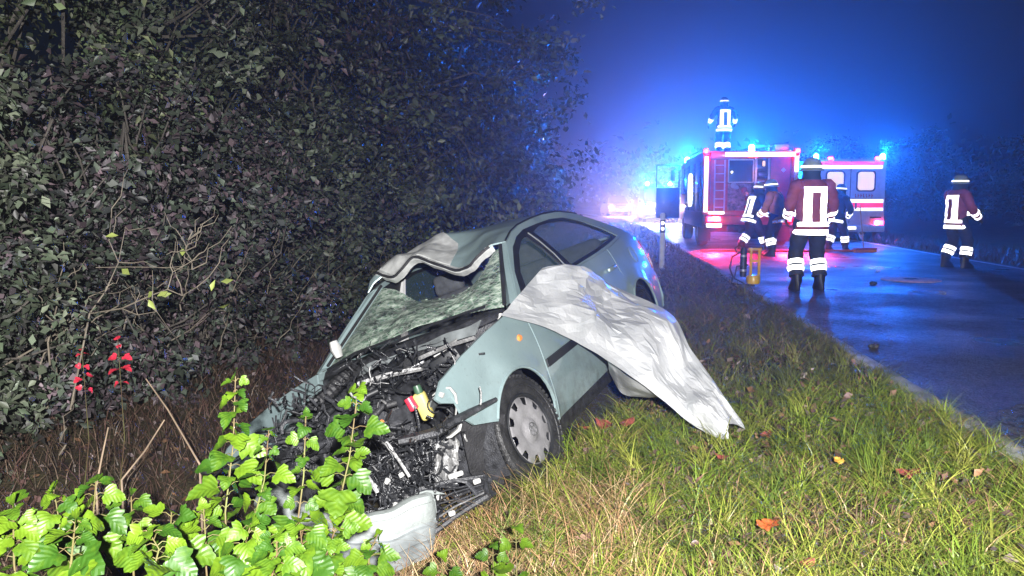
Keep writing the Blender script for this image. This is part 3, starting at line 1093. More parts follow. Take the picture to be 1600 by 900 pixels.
m_bare_glint = mat('bare_metal_and_glint', (0.52, 0.53, 0.52), 0.42, 0.3, var=0.25, scale=14)  # bare header metal; on the roof skin its paleness is a painted highlight
m_rub = mat('black_rubber', (0.018, 0.018, 0.020), 0.55, var=0.4, scale=10, bump=0.3, bscale=90)
m_trim = mat('black_trim', (0.011, 0.012, 0.014), 0.5, var=0.3, scale=12)
m_plas = mat('broken_black_plastic', (0.028, 0.029, 0.033), 0.42, var=0.6, scale=20, bump=0.4, bscale=120)
m_steel = mat('raw_steel', (0.34, 0.34, 0.35), 0.38, 0.8, var=0.4, scale=14, bump=0.3, bscale=60)
m_alu = mat('cast_aluminium', (0.42, 0.42, 0.42), 0.5, 0.6, var=0.4, scale=18, bump=0.5, bscale=70)
m_seat = mat('dark_seat_cloth', (0.055, 0.060, 0.070), 0.9, var=0.3, scale=20, bump=0.4, bscale=200)
m_int = mat('dark_cabin_plastic', (0.030, 0.032, 0.036), 0.6, var=0.3)
m_cap = mat('silver_wheel_trim', (0.27, 0.265, 0.275), 0.42, 0.35, var=0.3, scale=10, bump=0.15, bscale=90)
m_tyre = mat('wet_tyre', (0.020, 0.020, 0.021), 0.5, var=0.5, scale=12, bump=0.4, bscale=60)
m_lens = mat('clear_lens', (0.75, 0.78, 0.80), 0.12, var=0.1, trans=0.5)
m_white = mat('white_plastic', (0.45, 0.45, 0.44), 0.45, var=0.2)
m_yellowp = mat('yellow_bottle', (0.50, 0.43, 0.13), 0.4, var=0.25)
m_redp = mat('red_cap', (0.60, 0.03, 0.06), 0.35, var=0.2)
m_orange = mat('orange_lens', (0.70, 0.22, 0.06), 0.3, var=0.2)
m_tail = mat('red_tail_lens', (0.35, 0.01, 0.03), 0.12, var=0.3, coat=1.0)

# tinted side glass
m_glass, nt, p = new_mat('side_glass')
p.inputs['Base Color'].default_value = (0.09, 0.145, 0.155, 1)
p.inputs['Roughness'].default_value = 0.04
p.inputs['Alpha'].default_value = 0.22
p.inputs['Specular IOR Level'].default_value = 0.9

# shattered windscreen: crazed into cells, white edges, green body, partly see-through
m_crack, nt, p = new_mat('shattered_glass')
N, L = nt.nodes, nt.links
tc = N.new('ShaderNodeTexCoord')
mp = N.new('ShaderNodeMapping'); mp.inputs['Rotation'].default_value = (0, 0, 0.9); mp.inputs['Scale'].default_value = (1.0, 0.55, 1)
L.new(tc.outputs['Object'], mp.inputs['Vector'])
vo = N.new('ShaderNodeTexVoronoi'); vo.inputs['Scale'].default_value = 42; vo.feature = 'DISTANCE_TO_EDGE'
nb = N.new('ShaderNodeTexNoise'); nb.inputs['Scale'].default_value = 3.2; nb.inputs['Detail'].default_value = 8; nb.inputs['Roughness'].default_value = 0.7
nc = N.new('ShaderNodeTexNoise'); nc.inputs['Scale'].default_value = 26; nc.inputs['Detail'].default_value = 5
for q in (vo, nc): L.new(mp.outputs[0], q.inputs['Vector'])
L.new(tc.outputs['Object'], nb.inputs['Vector'])
cr = N.new('ShaderNodeValToRGB')
cr.color_ramp.elements[0].color = (0.020, 0.032, 0.028, 1); cr.color_ramp.elements[0].position = 0.40
cr.color_ramp.elements[1].color = (0.46, 0.52, 0.43, 1); cr.color_ramp.elements[1].position = 0.66
e = cr.color_ramp.elements.new(0.5); e.color = (0.15, 0.25, 0.18, 1)
av = N.new('ShaderNodeMath'); av.operation = 'MULTIPLY_ADD'; av.inputs[1].default_value = 0.55
hv = N.new('ShaderNodeMath'); hv.operation = 'MULTIPLY'; hv.inputs[1].default_value = 0.45
L.new(nb.outputs['Fac'], hv.inputs[0]); L.new(nc.outputs['Fac'], av.inputs[0]); L.new(hv.outputs[0], av.inputs[2])
L.new(av.outputs[0], cr.inputs['Fac'])
ed = N.new('ShaderNodeMapRange'); ed.inputs['From Max'].default_value = 0.13; ed.inputs['To Min'].default_value = 0.85; ed.inputs['To Max'].default_value = 0.0
L.new(vo.outputs['Distance'], ed.inputs['Value'])
mx = N.new('ShaderNodeMix'); mx.data_type = 'RGBA'; mx.inputs['B'].default_value = (0.55, 0.60, 0.55, 1)
L.new(ed.outputs['Result'], mx.inputs['Factor']); L.new(cr.outputs['Color'], mx.inputs['A'])
L.new(mx.outputs['Result'], p.inputs['Base Color'])
p.inputs['Roughness'].default_value = 0.35
al = N.new('ShaderNodeMapRange'); al.inputs['From Min'].default_value = 0.40; al.inputs['From Max'].default_value = 0.58; al.inputs['To Min'].default_value = 0.30; al.inputs['To Max'].default_value = 0.95
L.new(av.outputs[0], al.inputs['Value']); L.new(al.outputs['Result'], p.inputs['Alpha'])
bpn = N.new('ShaderNodeBump'); bpn.inputs['Strength'].default_value = 0.6; bpn.inputs['Distance'].default_value = 0.01
L.new(vo.outputs['Distance'], bpn.inputs['Height']); L.new(bpn.outputs['Normal'], p.inputs['Normal'])


def tri(x):
    return np.abs((x / (2 * pi)) % 1.0 - 0.5) * 2


def creases(P, seed, ks, am):
    r_ = np.random.default_rng(seed)
    out = np.zeros(len(P))
    for k, a in zip(ks, am):
        for _ in range(2):
            th = r_.uniform(0, pi)
            ph = r_.uniform(0, 6.28) + 1.1 * np.sin(P @ r_.normal(size=2) * 2.2 + r_.uniform(0, 6))
            out += a * (tri(k * (P[:, 0] * cos(th) + P[:, 1] * sin(th)) + ph) - 0.5)
    return out


def side_y(x, z):
    """half width of the body side"""
    x = np.asarray(x, float); z = np.asarray(z, float)
    lo = 0.868 - 0.055 * np.clip((z - 0.58) / 0.40, -1.2, 1.0) ** 2
    hi = 0.813 - 0.235 * np.clip((z - 0.98) / 0.44, 0, 1.3) ** 1.12
    y = np.where(z > 0.98, hi, lo)
    y = y - 0.15 * np.clip((x - 1.0) / 1.2, 0, 1.2) ** 2 - 0.10 * np.clip((-1.4 - x) / 0.9, 0, 1.2) ** 2
    y = y - 0.05 * np.clip((x - 0.2) / 0.8, 0, 1) * np.clip((z - 0.98) / 0.4, 0, 1) - 0.05 * np.clip((-1.0 - x) / 0.8, 0, 1) * np.clip((z - 0.98) / 0.4, 0, 1)
    for wx in (1.35, -1.35):
        r_ = np.hypot(x - wx, z - 0.315)
        y = y + 0.016 * np.exp(-((r_ - 0.37) / 0.05) ** 2) * (z > 0.2)
    return y


def pip(pts, poly):
    x, y = pts[:, 0], pts[:, 1]
    poly = np.asarray(poly)
    ins = np.zeros(len(pts), bool)
    j = len(poly) - 1
    for i in range(len(poly)):
        xi, yi = poly[i]; xj, yj = poly[j]
        c = ((yi > y) != (yj > y)) & (x < (xj - xi) * (y - yi) / (yj - yi + 1e-12) + xi)
        ins ^= c
        j = i
    return ins


def resamp(poly, d):
    out = []
    n = len(poly)
    for i in range(n):
        a = np.array(poly[i], float); b = np.array(poly[(i + 1) % n], float)
        k = max(1, int(np.ceil(np.linalg.norm(b - a) / d)))
        for j in range(k):
            out.append(a + (b - a) * j / k)
    return np.array(out)


def smooth_poly(poly, it=2, keep=()):
    """corner-cutting for rounded outlines"""
    p_ = [np.array(q, float) for q in poly]
    for _ in range(it):
        o = []
        for i in range(len(p_)):
            a, b = p_[i], p_[(i + 1) % len(p_)]
            o += [a * .75 + b * .25, a * .25 + b * .75]
        p_ = o
    return [tuple(q) for q in p_]


def sheet(name, outline, f3, m, parent, res=0.05, holes=(), thick=0.010, thick_dir=None, sharp=40, label=None):
    """a panel cut to a 2D outline (with holes), laid on the surface f3(a, b) -> (n,3)"""
    loops = [resamp(outline, res)] + [resamp(h, res) for h in holes]
    V2, E = [], []
    for lp_ in loops:
        o = len(V2)
        V2 += list(lp_)
        E += [(o + i, o + (i + 1) % len(lp_)) for i in range(len(lp_))]
    ol = np.array(loops[0])
    lo, hi = ol.min(0), ol.max(0)
    g = np.stack(np.meshgrid(np.arange(lo[0] + res / 2, hi[0], res), np.arange(lo[1] + res / 2, hi[1], res)), -1).reshape(-1, 2)
    g[:, 0] += (np.round(g[:, 1] / res).astype(int) % 2) * res * 0.5
    ok = pip(g, ol)
    for h in loops[1:]:
        ok &= ~pip(g, h)
    B_ = np.array(V2)
    g = g[ok]
    if len(g):
        dist = np.sqrt(((g[:, None, :] - B_[None]) ** 2).sum(-1)).min(1)
        g = g[dist > res * 0.45]
        V2 += list(g)
    vs_, es_, fs_, *_ = delaunay_2d_cdt([Vector((float(a), float(b))) for a, b in V2], E, [], 0, 1e-6)
    vs_ = np.array([(q.x, q.y) for q in vs_])
    tri = np.array([f for f in fs_ if len(f) == 3])
    cen = vs_[tri].mean(1)
    ok = pip(cen, ol)
    for h in loops[1:]:
        ok &= ~pip(cen, h)
    tri = tri[ok]
    P3 = f3(vs_[:, 0], vs_[:, 1])
    bm = BM()
    bv = [bm.verts.new(q) for q in P3]
    for t_ in tri:
        try: bm.faces.new([bv[i] for i in t_])
        except ValueError: pass
    bmesh.ops.recalc_face_normals(bm, faces=bm.faces[:])
    if thick:
        bm.normal_update()
        fs0 = bm.faces[:]
        td = Vector(thick_dir) if thick_dir is not None else None
        if td is not None and sum((f.normal.dot(td) for f in fs0)) > 0:
            bmesh.ops.reverse_faces(bm, faces=fs0)
        bm.normal_update()
        inner = {}
        for v in bm.verts[:]:
            if v.link_faces:
                inner[v] = bm.verts.new(v.co + (td * thick if td is not None else -v.normal * thick))
        for f in fs0:
            bm.faces.new([inner[v] for v in reversed(f.verts)])
        for e in [e for e in bm.edges if len(e.link_faces) == 1 and e.verts[0] in inner and e.verts[1] in inner]:
            a, b = e.verts
            f = e.link_faces[0]
            vs2 = list(f.verts)
            i = vs2.index(a)
            if vs2[(i + 1) % len(vs2)] != b: a, b = b, a
            try: bm.faces.new((b, a, inner[a], inner[b]))
            except ValueError: pass
    for v in [v for v in bm.verts if not v.link_faces]:
        bm.verts.remove(v)
    o = obj(name, bm, m, parent, sharp=sharp, recalc=not thick)
    if label: o['label'] = label
    return o


def dent(x, z):
    """shallow knocks in the left flank"""
    return 0.012 * np.exp(-(((x - 1.55) / .10) ** 2 + ((z - .72) / .08) ** 2)) + 0.006 * hash_noise(np.stack([x, z], -1), 5, 3) * np.clip((x - 1.3), 0, 1)


def side_f(sgn=1, inset=0.0):
    def f(x, z):
        y = side_y(x, z) - inset - dent(x, z)
        return np.stack([x, sgn * y, z], -1)
    return f


def arch(cx_, r, a0, a1, n=14, cz=0.315):
    return [(cx_ + r * cos(RAD(lerp(a0, a1, i / n))), cz + r * sin(RAD(lerp(a0, a1, i / n)))) for i in range(n + 1)]


AR = 0.352
fender = [(0.985, 0.23), (1.005, 0.30)] + arch(1.35, AR, 172, 28) + [(1.72, 0.50), (1.84, 0.535), (1.90, 0.60), (1.905, 0.68), (2.0, 0.72), (2.02, 0.75), (1.93, 0.815), (1.7, 0.875), (1.4, 0.925), (1.1, 0.955), (0.90, 0.968), (0.945, 0.60), (0.968, 0.40)]
fdoor = [(0.972, 0.24), (0.955, 0.40), (0.935, 0.60), (0.888, 0.965), (0.60, 0.972), (-0.16, 0.993), (-0.175, 0.60), (-0.165, 0.24)]
rdoor = [(-0.172, 0.24), (-0.182, 0.60), (-0.167, 0.993), (-1.08, 1.005), (-1.06, 0.80)] + [(q[0], q[1]) for q in arch(-1.35, AR + .03, 60, 12, 6)] + [(-0.93, 0.24)]
quarter = [(-1.09, 1.005), (-1.07, 0.80)] + arch(-1.35, AR, 56, 190, 14) + [(-1.72, 0.235), (-2.20, 0.27), (-2.33, 0.42), (-2.32, 0.56), (-2.15, 0.62), (-2.12, 0.93), (-2.10, 1.045), (-1.95, 1.065), (-1.55, 1.035)]
cab_out = [(0.885, 0.972), (0.28, 1.352), (0.10, 1.402), (-0.1, 1.432), (-0.35, 1.447), (-0.65, 1.452), (-0.95, 1.435), (-1.25, 1.375), (-1.60, 1.235), (-2.02, 1.06), (-1.5, 1.036), (-1.09, 1.007), (-0.16, 0.995), (0.6, 0.974)]
win_hole = [(0.80, 0.982), (0.56, 1.155), (0.28, 1.305), (0.10, 1.362), (-0.10, 1.395), (-0.38, 1.402), (-0.68, 1.402), (-0.95, 1.375), (-1.22, 1.292), (-1.46, 1.165), (-1.60, 1.062), (-1.45, 1.050), (-0.9, 1.022), (-0.16, 1.006)]
fglass = [(0.63, 1.014), (0.48, 1.135), (0.25, 1.258), (0.08, 1.318), (0.00, 1.337), (-0.065, 1.335), (-0.105, 1.23), (-0.125, 1.028)]
rglass = [(-0.270, 1.030), (-0.258, 1.25), (-0.235, 1.352), (-0.40, 1.378), (-0.66, 1.376), (-0.93, 1.348), (-1.20, 1.265), (-1.43, 1.145), (-1.53, 1.078), (-1.40, 1.066), (-0.9, 1.045)]
for sgn in (1, -1):
    sd = (0, -sgn, 0)
    fp = fender if sgn == 1 else [q for q in fender]
    sheet('front_wing', fp, side_f(sgn), m_paint, car, 0.045, thick=0.012, thick_dir=sd)
    fd = sheet('front_door', fdoor, side_f(sgn), m_paint, car, 0.06, thick=0.014, thick_dir=sd)
    rd = sheet('rear_door', rdoor, side_f(sgn), m_paint, car, 0.06, thick=0.014, thick_dir=sd)
    sheet('rear_quarter', quarter, side_f(sgn), m_paint, car, 0.05, thick=0.012, thick_dir=sd)
    sheet('cabin_frame', cab_out, side_f(sgn, 0.0), m_paint, car, 0.045, holes=[win_hole], thick=0.03, thick_dir=sd)
    tr = sheet('window_trim', [(x, z) for x, z in win_hole], side_f(sgn, 0.012), m_trim, car, 0.05, holes=[fglass, rglass], thick=0.02, thick_dir=sd)
    sheet('front_window', fglass, side_f(sgn, 0.018), m_glass, fd, 0.08, thick=0.004, thick_dir=sd)
    sheet('rear_window', rglass, side_f(sgn, 0.018), m_glass, rd, 0.08, thick=0.004, thick_dir=sd)
    # black rubbing strips and sill
    sheet('rubbing_strip', [(0.935, 0.555), (0.928, 0.605), (-0.155, 0.605), (-0.155, 0.555)], side_f(sgn, -0.014), m_trim, fd, 0.06, thick=0.012, thick_dir=sd)
    sheet('rubbing_strip', [(-0.19, 0.555), (-0.19, 0.605), (-0.985, 0.605), (-0.985, 0.555)], side_f(sgn, -0.014), m_trim, rd, 0.06, thick=0.012, thick_dir=sd)
    sheet('sill', [(0.99, 0.14), (0.985, 0.245), (-0.93, 0.245), (-0.98, 0.14)], side_f(sgn, 0.012), m_plas, car, 0.07, thick=0.05, thick_dir=sd)
    # handles
    for (par, hx_) in ((fd, -0.02), (rd, -0.88)):
        bm = BM()
        yy = float(side_y(np.array([hx_]), np.array([0.86]))[0])
        bx(bm, (hx_, sgn * (yy + 0.016), 0.86), (0.20, 0.026, 0.036), None, 0.012)
        obj('handle', bm, m_paint, par)
    # wing lip rolled round the wheel opening
    for wx in (1.35, -1.35):
        bm = BM()
        pts = []
        for q in arch(wx, AR + 0.004, 172 if wx > 0 else 190, 30 if wx > 0 else 56 - 40, 18):
            yy = float(side_y(np.array([q[0]]), np.array([q[1]]))[0])
            pts.append((q[0], sgn * (yy - 0.004), q[1]))
        tube(bm, pts, 0.009, 6)
        obj('arch_lip', bm, m_paint, car)
        # dark wheel housing
        bm = BM()
        rr = [[(wx + AR * 1.02 * cos(RAD(a)), sgn * yv, 0.315 + AR * 1.02 * sin(RAD(a))) for a in range(-20, 201, 10)] for yv in (0.80, 0.52)]
        R_ = [[bm.verts.new(q) for q in ring] for ring in rr]
        for k in range(len(R_[0]) - 1):
            bm.faces.new((R_[0][k], R_[0][k + 1], R_[1][k + 1], R_[1][k]))
        bm.faces.new(R_[1])
        obj('wheel_housing', bm, m_plas, car, recalc=False)
    # orange repeater on the wing, fuel flap seam, roof gutter
    bm = BM()
    yy = float(side_y(np.array([1.11]), np.array([0.80]))[0])
    lathe(bm, [(0.0, 0.012), (0.014, 0.010), (0.022, 0.0)], 12, Matrix.Translation((1.11, sgn * yy, 0.80)) @ Matrix.Rotation(-sgn * pi / 2, 4, 'X') @ Matrix.Diagonal((1.5, 1, 1, 1)))
    obj('side_repeater', bm, m_orange, car)

# slim bright line down the centre pillar between the two side windows
bm = BM()
pp = [(-0.150, 1.015), (-0.168, 1.15), (-0.158, 1.27), (-0.130, 1.36)]
tube(bm, [(x, float(side_y(np.array([x]), np.array([z]))[0]) - 0.006, z) for x, z in pp], 0.006, 6)
obj('pillar_trim', bm, mat('dull_pillar_trim', (0.10, 0.11, 0.115), 0.6), car)
# fuel flap outline (reads as the small triangular glint) on the visible flank
bm = BM()
pts = []
for a in range(0, 361, 20):
    x, z = -1.62 + 0.085 * cos(RAD(a)), 0.86 + 0.075 * sin(RAD(a))
    pts.append((x, float(side_y(np.array([x]), np.array([z]))[0]) + 0.002, z))
tube(bm, pts, 0.0022, 5, cap=False)
obj('fuel_flap', bm, m_paint, car)

# ---- roof: rails from the side surface, crown across, buckled upward at the front right
_rx = [0.42, 0.28, 0.10, -0.10, -0.35, -0.65, -0.95, -1.25, -1.4]
_rz = [1.29, 1.352, 1.402, 1.432, 1.447, 1.452, 1.435, 1.375, 1.33]


def roof_f(x, y):
    zr = np.interp(x, _rx[::-1], _rz[::-1])
    hw = side_y(x, zr)
    t = np.clip(1 - (y / hw) ** 2, 0, 1)
    z = zr + 0.075 * t
    front = np.clip((x + 0.62) / 0.7, 0, 1) ** 1.3
    rt = np.clip((0.30 - y) / 0.75, 0, 1)
    # right front half: driven in at the header, bulged behind it
    z = z + 0.085 * np.exp(-(((x + 0.30) / 0.24) ** 2 + ((y + 0.22) / 0.26) ** 2))
    z = z - 0.10 * front * np.exp(-((y - 0.16) / 0.14) ** 2) * np.clip((x + 0.25) / .35, 0, 1)
    z = z + 0.045 * front * np.exp(-((y + 0.12) / 0.09) ** 2)
    z = z - 0.080 * np.clip(1 - np.abs(y - 0.31) / 0.20, 0, 1) * np.clip((x + 0.05) / .3, 0, 1)
    c_ = creases(np.stack([x, y], -1), 17, (8, 17, 33), (0.11, 0.06, 0.016))
    z = z + c_ * np.clip(front * 1.4, 0, 1) * np.clip(rt * 1.3, 0, 1) * 0.8
    return np.stack([x, y, z], -1)


def rail_outline():
    L_, R_ = [], []
    for x in np.linspace(0.27, -1.30, 18):
        hw = float(side_y(np.array([x]), np.array([np.interp(x, _rx[::-1], _rz[::-1])]))[0]) - 0.012
        L_.append((x, hw)); R_.append((x, -hw))
    return L_, R_


Lr, Rr = rail_outline()
front_edge = [(0.31, 0.36), (0.25, 0.14), (0.23, -0.08), (0.25, -0.30), (0.19, -0.45)]
rear_edge = [(-1.36, -0.3), (-1.37, 0.0), (-1.36, 0.3)]
roof_out = Lr[::-1] + front_edge + Rr + rear_edge
# painted rear / left, and the front right where flash catches the bent-up metal
sheet('roof', roof_out, roof_f, m_paint, car, 0.024, thick=0.010, thick_dir=(0, 0, -1), sharp=18)
# bare folded header edge with its underside showing
bm = BM()
fe = [(0.29, 0.50)] + front_edge + [(0.14, -0.54)]
fe = resamp(fe + fe[::-1], 0.04)[: len(resamp(fe + fe[::-1], 0.04)) // 2]
P = roof_f(fe[:, 0], fe[:, 1])
rows = []
for k, q in enumerate(P):
    q = Vector(q)
    wob = 0.004 * sin(k * 1.9)
    rows.append([q + Vector((-0.01, 0, 0.006)), q + Vector((0.035, 0, 0.004 + wob)), q + Vector((0.045 + wob, 0, -0.025)), q + Vector((0.015, 0, -0.055 - wob)), q + Vector((-0.03, 0, -0.045))])
loft(bm, rows, cap=False, closed=True)
obj('roof_header', bm, m_bare_glint, car, sharp=25)
bm = BM()
tube(bm, [Vector(q) + Vector((0.043, 0, -0.006)) for q in P], 0.011, 5)
obj('header_seal', bm, m_rub, car)
# torn roof skin over the right front; pale colour paints in the flash highlight
flap = [(0.25, 0.12), (0.235, -0.08), (0.255, -0.30), (0.16, -0.50), (-0.02, -0.54), (-0.30, -0.53), (-0.44, -0.40), (-0.40, -0.22), (-0.22, -0.08), (-0.10, 0.06), (0.06, 0.10)]
def flap_f(x, y):
    P = roof_f(x, y)
    P[:, 2] += 0.010
    return P
sheet('torn_skin_glint', flap, flap_f, m_bare_glint, car, 0.022, thick=0.006, thick_dir=(0, 0, -1), sharp=12)
# gutter line between roof and rail
for sgn in (1, -1):
    bm = BM()
    pts = []
    for x, y in Lr:
        z = float(np.interp(x, _rx[::-1], _rz[::-1]))
        pts.append((x, sgn * (y + 0.002), z + 0.010))
    tube(bm, pts, 0.007, 5)
    obj('roof_gutter', bm, m_trim, car)

# ---- rear screen, boot lid, bumper, tail lamps
def rear_screen(a, b):      # a across -1..1, b along 0..1
    x = -1.33 - 0.62 * b - 0.04 * (1 - a ** 2)
    z = 1.375 - 0.315 * b + 0.055 * (1 - a ** 2) * (1 - .5 * b)
    return np.stack([x, a * (0.53 + 0.10 * b), z], -1)
sheet('rear_screen', [(-1, 0), (1, 0), (1, 1), (-1, 1)], rear_screen, m_glass, car, 0.1, thick=0.005)
def boot_f(x, y):
    z = 1.065 - 0.10 * np.clip((-1.95 - x) / 0.35, 0, 1) ** 2 + 0.02 * (1 - (y / 0.7) ** 2)
    return np.stack([x, y, z], -1)
sheet('boot_lid', [(-1.94, 0.69), (-1.94, -0.69), (-2.12, -0.68), (-2.22, -0.5), (-2.25, 0), (-2.22, 0.5), (-2.12, 0.68)], boot_f, m_paint, car, 0.08, thick=0.02, thick_dir=(0, 0, -1))
bm = BM()
loft(bm, [[(-2.11 - 0.12 * (1 - (y / .8) ** 2), y, z) for y in np.linspace(-0.72, 0.72, 9)] for z in (1.0, 0.8, 0.6)], cap=False, closed=False)
obj('boot_panel', bm, m_paint, car)
bm = BM()
loft(bm, [[(-2.05 - dx - 0.14 * (1 - (y / .85) ** 2), y, z) for y in np.linspace(-0.79, 0.79, 11)] for dx, z in ((0.0, .62), (0.12, .60), (.15, .5), (.13, .36), (.02, .28))], cap=False, closed=False)
obj('rear_bumper', bm, m_paint, car)
for sgn in (1, -1):
    def tail_f(x, z, sgn=sgn):
        return np.stack([x, sgn * (side_y(x, z) + 0.006), z], -1)
    sheet('tail_lamp', [(-2.12, 0.65), (-2.13, 0.93), (-2.22, 0.92), (-2.30, 0.80), (-2.31, 0.64)], tail_f, m_tail, car, 0.05, thick=0.03, thick_dir=(0, -sgn, 0))
    bm = BM()
    bx(bm, (-2.27, sgn * 0.58, 0.79), (0.05, 0.24, 0.26), (0, 0.1, -sgn * 0.3), 0.015)
    obj('tail_lamp', bm, m_tail, car)

# ---- inside: floor tub, bulkhead, seats, dashboard, steering wheel, centre pillars
bm = BM()
bx(bm, (-0.55, 0, 0.22), (3.1, 1.5, 0.10), None, 0.03)
bx(bm, (-1.75, 0, 0.50), (0.9, 1.40, 0.5), None, 0.05)
obj('floor_pan', bm, m_int, car)
bm = BM()
bx(bm, (0.97, 0, 0.62), (0.06, 1.42, 0.62), None, 0.02)
obj('bulkhead', bm, m_plas, car)
bm = BM()
bx(bm, (0.62, 0, 0.80), (0.55, 1.36, 0.26), (0, 0.15, 0), 0.08, 3)
obj('dashboard', bm, m_int, car)
for sy in (0.38, -0.38):
    bm = BM()
    bx(bm, (-0.05, sy, 0.47), (0.52, 0.50, 0.17), (0, -0.1, 0), 0.06, 3)
    st = obj('seat', bm, m_seat, car)
    bm = BM()
    bx(bm, (-0.40, sy, 0.83), (0.14, 0.48, 0.64), (0, -0.30, 0), 0.06, 3)
    obj('backrest', bm, m_seat, st)
    bm = BM()
    bx(bm, (-0.535, sy, 1.21), (0.09, 0.27, 0.17), (0, -0.25, 0), 0.04, 3)
    obj('headrest', bm, m_seat, st)
bm = BM()
bx(bm, (-1.05, 0, 0.50), (0.5, 1.30, 0.18), None, 0.06, 3)
bx(bm, (-1.36, 0, 0.82), (0.15, 1.30, 0.62), (0, -0.35, 0), 0.06, 3)
obj('rear_bench', bm, m_seat, car)
bm = BM()
Mw = Matrix.Translation((0.33, 0.38, 0.88)) @ Matrix.Rotation(RAD(-65), 4, 'Y')
lathe(bm, [(0.175 + 0.014 * cos(RAD(a)), 0.014 * sin(RAD(a))) for a in range(0, 360, 45)], 24, Mw, close=True)
bx(bm, (0.33, 0.38, 0.88), (0.05, 0.33, 0.06), (0, RAD(25), 0), 0.02)
obj('steering_wheel', bm, m_int, car)
m_pil = mat('pale_pillar_lining', (0.42, 0.42, 0.42), 0.7, var=0.15)
for sgn in (-1,):
    bm = BM()
    tube(bm, [(-0.20, sgn * 0.77, 0.9), (-0.20, sgn * 0.70, 1.12), (-0.22, sgn * 0.59, 1.38)], [0.045, 0.04, 0.035], 8)
    obj('centre_pillar', bm, m_pil, car)

# ---- windscreen: hanging from the pillars, top edge torn away and sagging into the cabin
def pill(t, sgn):
    a = np.array([0.86, 0.705 * sgn, 0.985]); b = np.array([0.30, 0.560, 1.338]) if sgn > 0 else np.array([0.13, -0.545, 1.372])
    return a + (b - a) * np.asarray(t)[..., None]
_vu = [0, 0.12, 0.3, 0.45, 0.58, 0.70, 0.80, 0.88, 0.95, 1.0]
_vm = [0.98, 0.93, 0.80, 0.66, 0.60, 0.62, 0.72, 0.84, 0.95, 0.985]
def screen_f(u, v):
    u = np.asarray(u); v = np.asarray(v)
    vv = v * np.interp(u, _vu, _vm)
    Rp, Lp = pill(vv, -1), pill(vv, 1)
    P = Rp * (1 - u)[:, None] + Lp * u[:, None]
    bow = (1 - (2 * u - 1) ** 2)
    nrm = np.array([0.45, 0, 0.89])
    sag = 0.075 * bow - 0.17 * bow ** 1.3 * np.clip(v * 1.1 - 0.15, 0, 1) ** 1.6 + 0.02 * hash_noise(np.stack([u, v], -1), 5, 14) * bow
    # a fold running down from the tear
    sag = sag - 0.05 * np.exp(-((u - 0.55 - 0.25 * v) / 0.10) ** 2) * np.clip(v - .2, 0, 1) - 0.04 * np.exp(-((u - 0.30) / .07) ** 2) * v
    return P + nrm * sag[:, None]
ou = [(0, 0), (1, 0), (1, 1), (0.95, 1), (0.88, 0.99), (0.80, 1.0), (0.72, 0.98), (0.66, 1.0), (0.58, 1.0), (0.5, 0.97), (0.44, 1.0), (0.33, 0.98), (0.2, 1.0), (0.1, 1.0), (0, 1)]
ws = sheet('windscreen', ou, screen_f, m_crack, car, 0.028, thick=0.006, sharp=40)
for sgn in (1, -1):      # black bonded edge and seal
    bm = BM()
    pts = pill(np.linspace(0.0, 1.0, 8), sgn)
    tube(bm, [Vector(q) + Vector((0.005, 0.012 * sgn, 0.012)) for q in pts], 0.014, 6, flat=.7)
    obj('windscreen_seal', bm, m_rub, car)
for sgn in (1, -1):      # painted pillar closing the gap between screen and side
    bm = BM()
    tt = np.linspace(0, 1, 12)
    Pi = pill(tt, sgn)
    xo = 0.885 + (0.28 - 0.885) * tt; zo = 0.972 + (1.352 - 0.972) * tt + 0.012 * np.sin(tt * pi)
    yo = side_y(xo, zo) - 0.006
    loft(bm, [[Vector(Pi[k]) + Vector((-0.03, 0, -0.035)), Vector(Pi[k]) + Vector((0, 0.015 * sgn, -0.004)), (Vector(Pi[k]) + Vector((xo[k], sgn * yo[k], zo[k]))) / 2 + Vector((0.010, 0.004 * sgn, 0.014)), Vector((xo[k] + .002, sgn * yo[k], zo[k])), Vector((xo[k] - 0.03, sgn * (yo[k] - 0.01), zo[k] - 0.01))] for k in range(12)], cap=False, closed=False)
    obj('windscreen_pillar', bm, m_paint, car)
# rags of laminate hanging at the torn edge
bm = BM()
for u in np.linspace(0.42, 0.95, 16):
    q = Vector(screen_f(np.array([u]), np.array([1.0]))[0])
    e = q + Vector((-0.03, random.uniform(-.03, .03), random.uniform(-.05, .0)))
    tube(bm, [q, q.lerp(e, .5) + Vector((0, 0, 0.01)), e], [0.012, 0.008, 0.002], 4, flat=.25)
obj('laminate_shreds', bm, m_crack, car)

# ---- scuttle under the screen, wiper, debris
bm = BM()
yy = np.linspace(-0.70, 0.70, 15)
bow = lambda y: 0.10 * (1 - (y / .72) ** 2)
loft(bm, [[(x + bow(y), y, z + 0.008 * sin(y * 23 + i)) for y in yy] for i, (x, z) in enumerate(((0.83, 0.955), (0.87, 0.985), (0.93, 0.975), (0.97, 0.935), (1.02, 0.93)))], cap=False, closed=False)
obj('scuttle', bm, m_plas, car)
for lab, pts in (('wiper', [(0.98, -0.1, 1.0), (0.96, 0.25, 1.035), (0.93, 0.62, 1.03)]), ('wiper', [(1.0, -0.62, 0.985), (1.02, -0.35, 1.03), (1.01, 0.02, 1.035)])):
    bm = BM()
    tube(bm, pts, 0.009, 6)
    obj(lab, bm, m_trim, car)
def spline(K, n):
    """Catmull-Rom through control points"""
    K = [np.array(k, float) for k in K]
    K = [2 * K[0] - K[1]] + K + [2 * K[-1] - K[-2]]
    m_ = len(K) - 3
    out = []
    for i in range(n):
        u = i / (n - 1) * m_
        j = min(int(u), m_ - 1); t = u - j
        a, b, c, d = K[j:j + 4]
        out.append(0.5 * ((2 * b) + (c - a) * t + (2 * a - 5 * b + 4 * c - d) * t * t + (3 * b - a - 3 * c + d) * t ** 3))
    return np.array(out)


